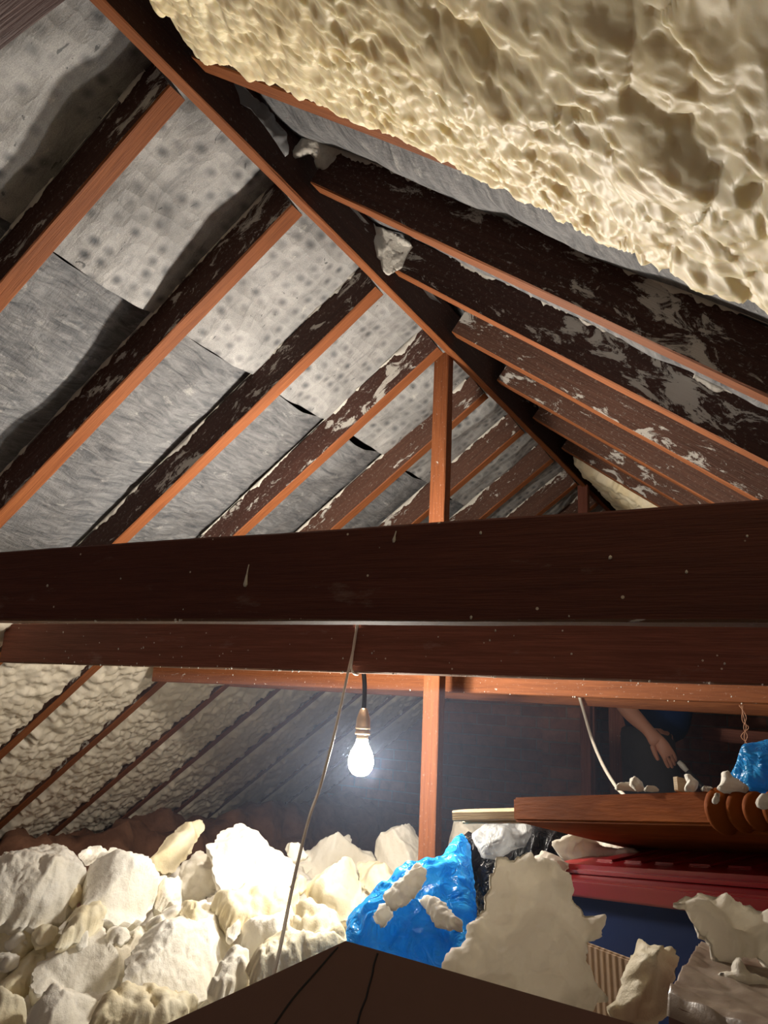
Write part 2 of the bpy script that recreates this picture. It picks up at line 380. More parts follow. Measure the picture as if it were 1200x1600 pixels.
# roofing felt: two courses a side, draped between the rafters
def felt_sheet(name, P, s0, s1, off0, mat, ny=560, ns=36, sgn=1, seed=0., sag=.03, hem=0, hem2=0):
    ys = np.linspace(-.6, YB - .01, ny); ss = np.linspace(s0, s1, ns)
    Y, S = np.meshgrid(ys, ss, indexing='ij'); q = np.stack([S.ravel() * 3, Y.ravel() * 3, np.full(S.size, seed)], 1)
    t = ((Y.ravel() - .865) / .4) % 1.0
    mid = np.sin(PI * t) ** .7
    w = fbm(q, 3); w2 = perlin(q * np.array([2.2, 4.5, 1]) + 9)
    off = off0 - mid * (sag * (1 + 1.1 * w)) + .004 * w2 * mid
    if hem: S = S + hem * mid.reshape(S.shape) * np.clip(1 - (S - s0) / .3, 0, 1)
    if hem2: S = S + hem2 * mid.reshape(S.shape) * (S - s0) / (s1 - s0)
    V = [P(s, y, o) for s, y, o in zip(S.ravel(), Y.ravel(), off)]
    return link(name, V, grid_faces(ny, ns), mat, smooth=True, uv=np.stack([S.ravel(), Y.ravel()], 1))
f = felt_sheet('roofing_felt', Lp, -.1, .445, .108, M['felt_dot'], seed=1.)
tag(f, 'dotted grey roofing felt on the left slope, upper course along the ridge', 'roofing felt')
f = felt_sheet('roofing_felt', Lp, .438, 3.9, .128, M['felt'], ns=110, seed=2., hem=.027)
tag(f, 'streaked dark grey roofing felt on the left slope, below the black lap line', 'roofing felt')
f = felt_sheet('roofing_felt', Rp, -.13, 4.0, .108, M['felt'], ns=120, seed=5., sag=.035)
tag(f, 'pale streaked roofing felt on the right slope, beside the overhead foam', 'roofing felt')

# ------------------------------------------------------------------ rafters
ORD = ['', 'first', 'second', 'third', 'fourth', 'fifth', 'sixth', 'seventh', 'eighth', 'ninth', 'tenth', 'eleventh', 'twelfth', 'thirteenth']
def residue(P, y, s0, s1, n, seed, parent):
    """dried lumps of foam left on the rafter's near face and along the felt"""
    # ragged skin of foam along the felt, with tongues running down the face
    n = int((s1 - s0) / .006); ss = np.linspace(s0, s1, n); o = 0 * ss
    a = perlin(np.stack([ss * 6, o + seed, o], 1)); b = perlin(np.stack([ss * 26, o + seed, o + 3], 1)); c = perlin(np.stack([ss * 90, o + seed, o + 7], 1))
    w = np.clip(.006 + .020 * a + .012 * b + .006 * c, .0012, .05); w = np.where(perlin(np.stack([ss * 3.1, o + seed, o + 11], 1)) > .28, w * .15, w)
    V = []; F = []
    for k in range(n):
        for v, d in ((0, .0012), (.3, .0045 + .003 * b[k]), (.75, .0035 + .003 * c[k]), (1, .0)):
            V.append(P(ss[k] + .006 * c[k] * v, y - .0014 - d * min(1, w[k] / .01), .102 - w[k] * v))
    F = grid_faces(n, 4)
    return link('foam_residue', V, F, M['residue'], parent, smooth=True)
def rafter(side, k):
    P = Lp if side == 'L' else Rp; y = RY(k); t = thing('rafter')
    a = P(-.0 if side == 'L' else 0.0, y + .0225, .05); b = P(4.05, y + .0225, .05)
    upv = P(0, 0, 1) - P(0, 0, 0)
    far = k >= (4 if side == 'L' else 3)
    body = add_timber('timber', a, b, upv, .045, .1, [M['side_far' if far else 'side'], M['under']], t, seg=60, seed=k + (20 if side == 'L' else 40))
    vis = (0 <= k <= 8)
    if vis: rr_ = residue(P, y, .02, 1.5 if side == 'L' else 2.3, 60 if k < 5 else 40, k + (100 if side == 'L' else 200), t); rr_['kind'] = 'stuff'
    s = 'left' if side == 'L' else 'right'
    n = k + 2
    what = 'brown timber rafter with an orange underside' if not far else 'reddish timber rafter flecked with dried foam'
    where = {-1: 'nearest the camera, at the picture edge'}.get(k, '%s from the camera' % ORD[n])
    tag(t, '%s, %s slope, %s' % (what, s, where), 'rafter', 'rafters of the %s roof slope' % s)
    return t
for k in range(-1, 12): rafter('L', k); rafter('R', k)

# ridge board
t = thing('ridge_board')
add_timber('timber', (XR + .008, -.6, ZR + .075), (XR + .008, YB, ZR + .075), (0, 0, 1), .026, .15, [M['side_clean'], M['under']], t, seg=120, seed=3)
tag(t, 'long ridge board running diagonally away under the apex of the roof', 'ridge board')
rs = np.random.RandomState(5)

# ------------------------------------------------------------------ sprayed foam in the bays
def foam_bay(P, k, s0, s1, res, lump, base, amp, mat, edge=.03, seed=0., over=.012, big=0.0, startw=.05, scal=(1, 1), lean=0.0, over0=None, vary=0, rag=1.0):
    y0, y1 = RY(k) + .045, RY(k + 1)
    ny = int((y1 - y0 + .06) / res); ns = int((s1 - s0) / res)
    v = np.linspace(0, 1, ny); ss = np.linspace(s0, s1, ns)
    Vv, S = np.meshgrid(v, ss, indexing='ij'); Vv = Vv.ravel(); S = S.ravel()
    e0 = y0 - (over if over0 is None else over0) + perlin(np.stack([S * 14, S * 0 + seed, S * 0], 1)) * .014 * rag + perlin(np.stack([S * 40, S * 0 + seed, S * 0], 1)) * .007 * rag
    e1 = y1 + over + perlin(np.stack([S * 14, S * 0 + seed + 5, S * 0], 1)) * .014 * rag + perlin(np.stack([S * 40, S * 0 + seed + 5, S * 0], 1)) * .007 * rag
    Y = e0 + (e1 - e0) * Vv
    ed = np.minimum(Vv, 1 - Vv) * (y1 - y0); rim = np.clip(ed / edge, 0, 1) ** .5
    zz = -(.05 + base) * rim; side0 = np.zeros(S.size)
    if vary:
        g = Vv ** 1.6; Y = e0 + (e1 - e0) * g; ed = np.minimum(g, 1 - g) * (y1 - y0); rim = np.minimum(np.clip((1 - g) * (y1 - y0) / edge, 0, 1) ** .5, .35 + .65 * np.clip(g * (y1 - y0) / .15, 0, 1) ** .8) * np.clip(g * 60, 0, 1)
        hang = -.008 + .030 * np.clip((S - .35) / .7, 0, 1); Y = Y + .016 * np.clip((S - .6) / .5, 0, 1) * g; zz = -(.05 + hang) * rim
        side0 = np.clip(1 - (Y - e0) / .03, 0, 1)
    q = np.stack([S * scal[0], Y * scal[1], seed + zz * 1.6], 1)
    wp = np.stack([perlin(q * 7), perlin(q * 7 + 40), 0 * S], 1) * .02
    h = puff((q + wp) / lump) + .55 * puff((q + wp + 3.3) / (lump * .55)) + .3 * fbm(q / lump * .35, 2)
    if big:
        f1, f2, _ = worley((q + wp * 1.4) / (lump * 1.15)); f3, f4, _ = worley((q + wp + 7) / (lump * .6))
        hc = 1.15 - 1.5 * np.clip(f2 - f1, 0, .75) ** .8 + .35 * (1 - 1.5 * np.clip(f4 - f3, 0, .6))      # thin crests around hollows
        m = np.clip((S - .42) * 2.0 + perlin(q * 5) * .5, 0, 1); h = h * (1 - m) + hc * m
        m = np.clip((S - .62) * 2.2 + (.66 - Y) * 2 + perlin(q * 4) * .6 - .3, 0, .7); hb = puff((q + wp * 1.5) / (lump * 2.2)) + .4 * puff((q + wp) / lump); h = h * (1 - m) + 1.9 * hb * m
    off = .05 + zz - amp * h * (.35 + .65 * rim)
    off += .05 * (1 - np.clip((S - s0) / startw, 0, 1)) ** 2
    V = [P(s + lean * amp * g * .5, y + amp * g * (lean * w_ - 1.0 * sd_), o) for s, y, o, g, w_, sd_ in zip(S, Y, off, h, np.clip(ed / .02, .3, 1), side0)]
    n0 = len(V); F = grid_faces(ny, ns)
    # rear skin a few centimetres up, joined along the border
    V += [P(s, y0 + (y1 - y0) * a, .075) for s, a in zip(S, Vv)]
    bd = [j for j in range(ns)] + [i * ns + ns - 1 for i in range(1, ny)] + [(ny - 1) * ns + j for j in range(ns - 2, -1, -1)] + [i * ns for i in range(ny - 2, 0, -1)]
    for i in range(len(bd)):
        a, b = bd[i], bd[(i + 1) % len(bd)]; F.append((a, n0 + a, n0 + b, b))
    return link('spray_foam', V, F, mat, smooth=True)
o = foam_bay(Rp, -1, .03, 2.1, .0030, .030, .0, .017, M['foam_gloss'], edge=.03, seed=3., over=-.004, big=1, startw=.06, lean=.45, over0=.035, vary=1)
tag(o, 'glossy yellow cream spray foam bulging overhead between the two nearest right rafters', 'spray foam')
for k in range(1, 11):
    o = foam_bay(Lp, k, 1.38, 3.2, .0095 if k < 6 else .013, .034, -.022, .029, M['foam_bay'], edge=.03, seed=10. + k, over=-.012, rag=1.7)
    tag(o, 'matt cream foam between lower left rafters, %s bay from the left' % ORD[k], 'spray foam', 'foam filled bays of the lower left slope')
for k in range(6, 11):
    o = foam_bay(Rp, k, .03, 1.6, .009, .05, -.005, .034, M['foam_cream'], seed=30. + k, over=.004, rag=2)
    tag(o, 'yellowish foam in a bay right of the ridge, %s from the camera' % ORD[k - 5], 'spray foam', 'foam in the far bays right of the ridge')

# ------------------------------------------------------------------ posts and tie beams
t = thing('roof_post'); add_timber('timber', (-1.010, 2.122, .45), (-1.028, 2.122, ZR + .01), (0, 1, 0), .052, .045, M['post'], t, seed=9, seg=50)
tag(t, 'reddish sawn post under the ridge, standing right of the hanging bulb', 'post')
t = thing('roof_post'); add_timber('timber', (-1.0, 3.74, .45), (-1.0, 3.74, ZR + .01), (0, 1, 0), .05, .045, M['joist_mid'], t, seed=10)
tag(t, 'dark far post under the ridge, its top seen above the nearest beam', 'post')
def beam(y0, th, z0l, z0r, z1l, z1r, x0, x1, mats, label, seed, pl=(-1.37, -.04), nails=0):
    def z(a, b, x): return a + (b - a) * (x - pl[0]) / (pl[1] - pl[0])
    a = (x0, y0 + th / 2, (z(z0l, z0r, x0) + z(z1l, z1r, x0)) / 2); b = (x1, y0 + th / 2, (z(z0l, z0r, x1) + z(z1l, z1r, x1)) / 2)
    h = ((z1l - z0l) + (z1r - z0r)) / 2
    t = thing('tie_beam'); add_timber('timber', a, b, (0, 0, 1), th, h, mats, t, seg=70, seed=seed, wob=.0012)
    tag(t, label, 'beam', 'tie beams across the loft'); return t
B1 = beam(.90, .045, 1.6165, 1.6125, 1.757, 1.738, -2.15, .25, [M['joist_dark'], M['edge']], 'dark maroon tie beam across the picture, the nearest and uppermost one', 60)
B2 = beam(1.58, .045, 1.578, 1.578, 1.70, 1.70, -2.3, .3, [M['joist_mid'], M['edge']], 'brown grained tie beam just below the nearest one, with white cable looped under it', 61)
B3 = beam(2.28, .045, 1.559, 1.564, 1.66, 1.666, -2.34, .35, [M['post'], M['post']], 'orange lit tie beam directly behind the post and the bulb', 62)
B4 = beam(2.76, .045, 1.5545, 1.5365, 1.66, 1.656, -2.35, .35, [M['under'], M['under']], 'thin orange brown beam edge below the lit one, above the person', 63)
# drips and crumbs of foam on the two near beams
def specks(parent, y, zs, xs, n, seed):
    rs = np.random.RandomState(seed); V = []; F = []
    ico = bmesh.new(); bmesh.ops.create_icosphere(ico, subdivisions=1, radius=1.0); iv = np.array([v.co[:] for v in ico.verts]); fi = [[v.index for v in f.verts] for f in ico.faces]; ico.free()
    for i in range(n):
        x = rs.uniform(*xs); z = zs[0] if rs.rand() < .5 else rs.uniform(*zs); r = rs.uniform(.0008, .0028); b0 = len(V)
        for a in iv: V.append((x + a[0] * r, y + a[1] * r * .6, z + a[2] * r * rs.uniform(.8, 1.5)))
        F += [[b0 + k for k in f] for f in fi]
    return link('foam_speck', V, F, M['residue'], parent, smooth=True)
s = specks(B1, .899, (1.617, 1.74), (-1.5, 0), 16, 1); s['kind'] = 'stuff'
s = specks(B2, 1.579, (1.578, 1.68), (-2.1, .0), 90, 2); s['kind'] = 'stuff'
s = specks(B3, 2.279, (1.562, 1.61), (-2.1, .1), 40, 3); s['kind'] = 'stuff'
def drip(x, ytop, z0, z1, r):
    return tube([(x, ytop, z0), (x - .001, ytop - .001, z0 * .6 + z1 * .4), (x - .002, ytop - .001, z1 + .004), (x - .0022, ytop - .0015, z1)], r, rad=[.0008, .0012, r, r * .5])
q0 = atY(389, 882, .899); q1 = atY(386, 917, .899); V, F = drip(q0[0], .899, q0[2], q1[2], .0035); link('foam_drip', V, F, M['residue'], B1, smooth=True)
q0 = atY(619, 830, .899); q1 = atY(619, 848, .899); V, F = drip(q0[0], .899, q0[2], q1[2], .0026); link('foam_drip', V, F, M['residue'], B1, smooth=True)

# timber studs and rail against the back wall
for (xa, yy, w, h, z1, lab) in ((-1.30, 4.95, .07, .05, 2.0, 'dark timber stud by the back wall, left one of the pair behind the white cable'), (-1.13, 4.95, .10, .05, 2.1, 'brown timber stud by the back wall, right one of the pair left of the person')):
    t = thing('wall_stud'); add_timber('timber', (xa, yy, .45), (xa, yy, z1), (0, 1, 0), w, h, M['joist_mid'], t, seed=int(-xa * 50)); tag(t, lab, 'stud')
t = thing('wall_rail'); add_timber('timber', (-.60, 4.6, 1.46), (.25, 4.6, 1.44), (0, 0, 1), .045, .07, M['joist_mid'], t, seed=71)
tag(t, 'short brown rail right of the person, behind the tangled thin wire', 'rail')
# timber crossing the very corner of the view, close to the camera
t = thing('brace'); a0, a1 = atD(-60, 22, .55), atD(70, -78, .55)
dv = a1 - a0; add_timber('timber', a0 - dv * 1.0, a1 + dv * 1.2, CAMROT[2], .04, .05, M['joist_dark'], t, seed=72)
tag(t, 'dark red brace crossing the top left corner, close to the camera', 'brace')

# ------------------------------------------------------------------ the hanging bulb and cables
bc = atY(564, 1188, 1.70)
t = thing('hanging_bulb')
prof = [(0.0005, -.037), (.010, -.036), (.020, -.031), (.028, -.020), (.031, -.006), (.030, .008), (.025, .022), (.018, .034), (.0145, .044), (.014, .052)]
V, F = lathe(prof, bc, 28); link('bulb_glass', V, F, M['bulb'], t, smooth=True)
V, F = lathe([(.0142, .050), (.0145, .052), (.0145, .064), (.012, .066), (.001, .067)], bc, 24); link('bulb_cap', V, F, M['brass'], t, smooth=True)
V, F = lathe([(.016, .060), (.0185, .061), (.0185, .068), (.0165, .069), (.0165, .073), (.0185, .074), (.0185, .080), (.0175, .081), (.0165, .098), (.010, .120), (.0055, .125), (.001, .125)], bc, 24)
link('lamp_holder', V, F, M['brass'], t, smooth=True)
V, F = tube([bc + [0, 0, .12], bc + [.001, -.005, .18], bc + [.004, -.028, .235], bc + [.004, -.045, .27], bc + [.004, -.058, .305]], .0058, 10); link('cord', V, F, M['black'], t, smooth=True)
tag(t, 'lit bare light bulb hanging on a black cord below the beams', 'light bulb')
# a work lamp laid on top of the brown tie beam, glass upwards
lc = np.array([-1.07, 1.66, 1.80])
t = thing('work_lamp')
V, F = lathe([(.0005, .037), (.014, .034), (.026, .018), (.030, .0), (.026, -.018), (.016, -.036), (.014, -.044)], lc, 24); link('lamp_glass', V, F, M['lamp'], t, smooth=True)
V, F = lathe([(.016, -.042), (.02, -.046), (.02, -.07), (.03, -.078), (.03, -.098), (.001, -.099)], lc, 20); link('lamp_base', V, F, M['black'], t, smooth=True)
tag(t, 'small work lamp standing on the brown tie beam, hidden behind the nearest beam', 'lamp')

t = thing('cable')
ya = 1.572
pts = [atY(560, 955, ya), atY(558, 975, ya), atY(553, 1010, ya), atY(545, 1045, 1.54), atY(533, 1100, 1.48), atY(519, 1160, 1.42), atY(500, 1230, 1.36), atY(484, 1275, 1.31), atY(466, 1345, 1.25), atY(452, 1410, 1.20), atY(438, 1480, 1.14), atY(424, 1540, 1.10), atY(418, 1590, 1.08)]
V, F = tube(pts, .0030, 8); link('long_strand', V, F, M['cable'], t, smooth=True)
pts = [atY(562, 955, ya), atY(559, 975, ya), atY(554, 1000, ya), atY(550, 1030, ya), atY(549, 1044, ya - .002), atY(553, 1052, ya - .001), atY(558, 1054, 1.60), atY(560, 1052, 1.625)]
V, F = tube(pts, .0030, 8); link('looped_strand', V, F, M['cable'], t, smooth=True)
tag(t, 'thin white cable looped under the brown beam and hanging down over the foam heap', 'cable')
pts = [atY(905, 1088, 2.74), atY(913, 1115, 2.72), atY(925, 1155, 2.62), atY(942, 1195, 2.50), atY(962, 1228, 2.38), atY(975, 1242, 2.30)]
V, F = tube(pts, .0052, 8); tag(link('cable', V, F, M['cable'], smooth=True), 'short stiff white cable slanting from the beam down behind the varnished board', 'cable')
V = []; F = []
for ds in (0, 1, 2):
    pp = [atY(1155 + ds * 3, 1102, 2.2), atY(1166 - ds * 3, 1120 + ds * 3, 2.2), atY(1162 + ds * 4, 1137, 2.2), atY(1168 - ds * 5, 1150, 2.2), atY(1164 + ds * 2, 1163, 2.2), atY(1170, 1180, 2.2)]
    v, f_ = tube(pp, .0011, 5); F += [[i + len(V) for i in q] for q in f_]; V += list(v)
tag(link('loose_wire', V, F, M['wire'], smooth=True), 'tangled thin brown wire hanging at the right, above the blue bag', 'wire')

# ------------------------------------------------------------------ free shapes grown from an outline
def resample(pts, step, rough, seed, closed=True):
    pts = np.array(pts, float); out = []
    n = len(pts)
    for i in range(n):
        a, b = pts[i], pts[(i + 1) % n]; m = max(1, int(np.linalg.norm(b - a) / step))
        for t in range(m): out.append(a + (b - a) * t / m)
    out = np.array(out)
    if rough:
        q = np.concatenate([out / (step * 5), np.full((len(out), 1), seed)], 1); q2 = np.concatenate([out / (step * 1.7), np.full((len(out), 1), seed)], 1)
        c = out.mean(0); d = out - c; d /= np.linalg.norm(d, axis=1)[:, None] + 1e-9
        q3 = np.concatenate([out / (step * .6), np.full((len(out), 1), seed + 4)], 1)
        out = out + d * (perlin(q) * rough + perlin(q2) * rough * .7 + perlin(q3) * rough * .3)[:, None]
    return out
def inside(P, poly):
    x, y = P[:, 0], P[:, 1]; r = np.zeros(len(P), bool); n = len(poly)
    for i in range(n):
        x0, y0 = poly[i]; x1, y1 = poly[(i + 1) % n]
        c = (y0 > y) != (y1 > y)
        with np.errstate(divide='ignore', invalid='ignore'): xi = (x1 - x0) * (y - y0) / (y1 - y0 + 1e-12) + x0
        r ^= c & (x < xi)
    return r
def polydist(P, poly):
    d = np.full(len(P), 9.); near = np.zeros((len(P), 2))
    for i in range(len(poly)):
        a = poly[i]; b = poly[(i + 1) % len(poly)]; ab = b - a; t = np.clip(((P - a) @ ab) / (ab @ ab + 1e-12), 0, 1); q = a + t[:, None] * ab
        dd = np.linalg.norm(P - q, axis=1); m = dd < d; d = np.where(m, dd, d); near = np.where(m[:, None], q, near)
    return d, near
def grow(name, outline, D, mat, tilt=40, side=0, thick=.05, res=.006, rough=.006, style='chunk', seed=1, parent=None, edge=None, back=.4, yaw=0):
    """solid grown from an outline standing at distance D; tilt lays it back, style picks the relief"""
    c2 = np.mean(np.array(outline, float), 0); C0 = atD(c2[0], c2[1], D)
    tc = EYE - C0; tc /= np.linalg.norm(tc); rt = np.cross(tc, [0, 0, 1.]); rt = -rt / np.linalg.norm(rt)
    hd = np.array([tc[0], tc[1], 0]); hd /= np.linalg.norm(hd)
    n = hd * math.cos(math.radians(tilt)) + np.array([0, 0, 1.]) * math.sin(math.radians(tilt)) + rt * math.tan(math.radians(side)); n /= np.linalg.norm(n)
    P3 = [onplane(x, y, n, C0) for x, y in outline]
    u = np.cross([0, 0, 1.], n); u /= np.linalg.norm(u); v = np.cross(n, u)
    poly = np.array([[(q - C0) @ u, (q - C0) @ v] for q in P3])
    poly = resample(poly, res, rough, seed)
    mn, mx = poly.min(0) - res, poly.max(0) + res
    xs = np.arange(mn[0], mx[0], res); ys = np.arange(mn[1], mx[1], res)
    X, Y = np.meshgrid(xs, ys, indexing='ij'); G = np.stack([X.ravel(), Y.ravel()], 1); ins = inside(G, poly)
    nv = len(ys); idx = -np.ones(len(G), int)
    cells = []
    for i in range(len(xs) - 1):
        for j in range(nv - 1):
            a = i * nv + j; c = (a, a + nv, a + nv + 1, a + 1)
            if ins[list(c)].sum() >= 3: cells.append(c)
    used = sorted(set(k for c in cells for k in c)); idx[used] = range(len(used)); Gu = G[used].copy()
    cnt = {}
    for c in cells:
        for a, b in zip(c, c[1:] + c[:1]): cnt[(a, b)] = 1
    bedge = [(a, b) for (a, b) in cnt if (b, a) not in cnt]
    bset = sorted(set(a for e in bedge for a in e)); bl = idx[bset]
    d, near = polydist(Gu, poly); Gu[bl] = near[bl]; d[bl] = 0; d[~ins[used]] = 0
    size = min(mx - mn)
    e = edge or size * (.12 if style == 'chunk' else .3)
    prof = np.sqrt(np.clip(1 - (1 - np.clip(d / e, 0, 1)) ** 2, 0, 1))
    q = np.concatenate([Gu, np.full((len(Gu), 1), seed * 3.7)], 1); rs = np.random.RandomState(seed)
    if style == 'chunk':       # broken block: a few flat breaks, some smooth, some torn
        prof = np.clip(d / e, 0, 1) ** .55; h = np.full(len(Gu), 9.); torn = np.zeros(len(Gu)); Gw = Gu + .010 * np.stack([perlin(q * 18), perlin(q * 18 + 9)], 1)
        a0_ = rs.uniform(0, 2 * PI); nf = rs.randint(3, 6)
        for m_ in range(nf):
            a = a0_ + 2 * PI * m_ / nf + rs.uniform(-.4, .4); g = rs.uniform(1.0, 3.2) / size
            hh = rs.uniform(.85, 1.3) + (Gw @ np.array([math.cos(a), math.sin(a)])) * g; tn_ = float(rs.rand() < .5); torn = np.where(hh < h, tn_, torn); h = np.minimum(h, hh)
        h = np.clip(h, .12, 1.6)
        rough_ = .004 * fbm(q / .03, 3) + .0025 * (1 - 2 * np.abs(perlin(q / .014))) + .004 * puff(q / .026)
        f_ = thick * prof * h * (1 + .10 * fbm(q / (size * .4), 2)) + prof * (torn * rough_ * 1.6 + .0022 * fbm(q / .012, 3) - .004 * np.clip(1 - np.abs(perlin(q / .05 + 60)) * 12, 0, 1))
    elif style == 'sheet':     # thin torn plate
        f_ = thick * prof * (1 + .5 * fbm(q / .05, 3)) + .14 * size * perlin(q / (size * .9)) + .010 * np.clip(perlin(q / (size * .4) + 4) * 5, -1, 1) + .004 * fbm(q / .02, 3) + .0015 * puff(q / .008)
    elif style == 'bubbles':
        f_ = thick * prof * (.7 + .25 * fbm(q / .07, 2)) + .020 * (1 - np.clip(worley(q / .030, .7)[0] / .8, 0, 1) ** 2) ** .5 * prof ** .4
    elif style == 'crumbs':
        f_ = thick * prof * (.35 + .65 * puff(q / .03)) + .008 * puff(q / .012) * prof ** .5
    elif style == 'film':      # crumpled plastic
        wq = q + .02 * np.stack([perlin(q * 9), perlin(q * 9 + 30), 0 * d], 1)
        r1 = 1 - np.abs(perlin(wq / .075)) * 2; r2 = 1 - np.abs(perlin(wq / .03 + 8)) * 2
        f1, f2, id1 = worley(wq / .085); f3, f4, id2 = worley((wq + 3) / .036)
        fac = .5 * r1 + 1.3 * (f2 - f1) + .45 * (f4 - f3) + .3 * r2 + .5 * (id1 % 5) / 5 * np.clip((f2 - f1) * 4, 0, 1)
        h = np.full(len(Gu), 9.)
        for m_ in range(7):
            a = rs.uniform(0, 2 * PI); g = rs.uniform(.8, 3.0) / size; h = np.minimum(h, rs.uniform(.7, 1.2) + (Gu @ np.array([math.cos(a), math.sin(a)])) * g)
        h = np.clip(h, .1, 1.5); f_ = thick * prof * h + .016 * fac * np.clip(prof * 1.3, 0, 1)
    elif style == 'drape':     # film hanging in long folds
        wq = q + .03 * np.stack([perlin(q * 6), 0 * d, 0 * d], 1)
        r1 = 1 - np.abs(perlin(wq * np.array([16, 3.0, 1]))) * 2; r2 = 1 - np.abs(perlin(wq * np.array([38, 9., 1]) + 8)) * 2
        f_ = thick * prof * (.75 + .25 * fbm(q / .12, 2)) + (.024 * r1 + .007 * r2) * np.clip(prof * 1.2, 0, 1)
    base = C0 + np.outer(Gu[:, 0], u) + np.outer(Gu[:, 1], v)
    sh = .14 * size * perlin(q / (size * .9)) if style == 'sheet' else 0 * d
    A = base + np.outer(f_ if style != 'sheet' else f_, n); Bk = base + np.outer(-thick * back * prof + sh, n)
    nb = len(Gu); bsel = set(bl.tolist()); Bi = np.arange(nb) + nb
    V = list(A) + list(Bk); F = [tuple(idx[list(c)]) for c in cells] + [tuple(nb + idx[list(c)][::-1]) for c in cells]
    for a, b in bedge:
        a, b = idx[a], idx[b]; F.append((b, a, nb + a, nb + b))
    o = link(name, V, F, mat, parent, smooth=True)
    return o

# base of the heap: small broken offcuts nobody could count
def heap():
    nx, ny = 190, 170; xs = np.linspace(-2.9, -.55, nx); ys = np.linspace(.95, 3.6, ny)
    X, Y = np.meshgrid(xs, ys, indexing='ij'); x = X.ravel(); y = Y.ravel(); q = np.stack([x, y, 0 * x], 1)
    ed = np.clip(np.minimum(np.minimum(x + 2.9, -.55 - x), np.minimum(y - .95, 3.6 - y)) / .25, 0, 1) ** .5
    f1, f2, idn = worley(q / .12); h = .62 + .06 * ((idn % 11) / 10) + .04 * np.clip(f2 - f1, 0, .5) + .05 * fbm(q / .1, 3) + .02 * puff(q / .05)
    h += .26 * np.clip((y - 1.5) / .7, 0, 1) - .32 * np.clip((-2.0 - x) / .6, 0, 1) - .12 * np.clip((y - 2.3) / .6, 0, 1)
    z = .45 + (h - .45) * ed
    V = np.stack([x, y, z], 1); F = grid_faces(nx, ny); n0 = len(V)
    V = np.concatenate([V, [(-2.9, .95, .452), (-.55, .95, .452), (-.55, 3.6, .452), (-2.9, 3.6, .452)]]); F.append((n0, n0 + 3, n0 + 2, n0 + 1))
    o = link('foam_offcuts', V, F, M['foam_white'], smooth=True); tag(o, 'heap of small broken white foam offcuts filling the gaps under the big pieces', 'foam offcuts', kind='stuff')
heap()

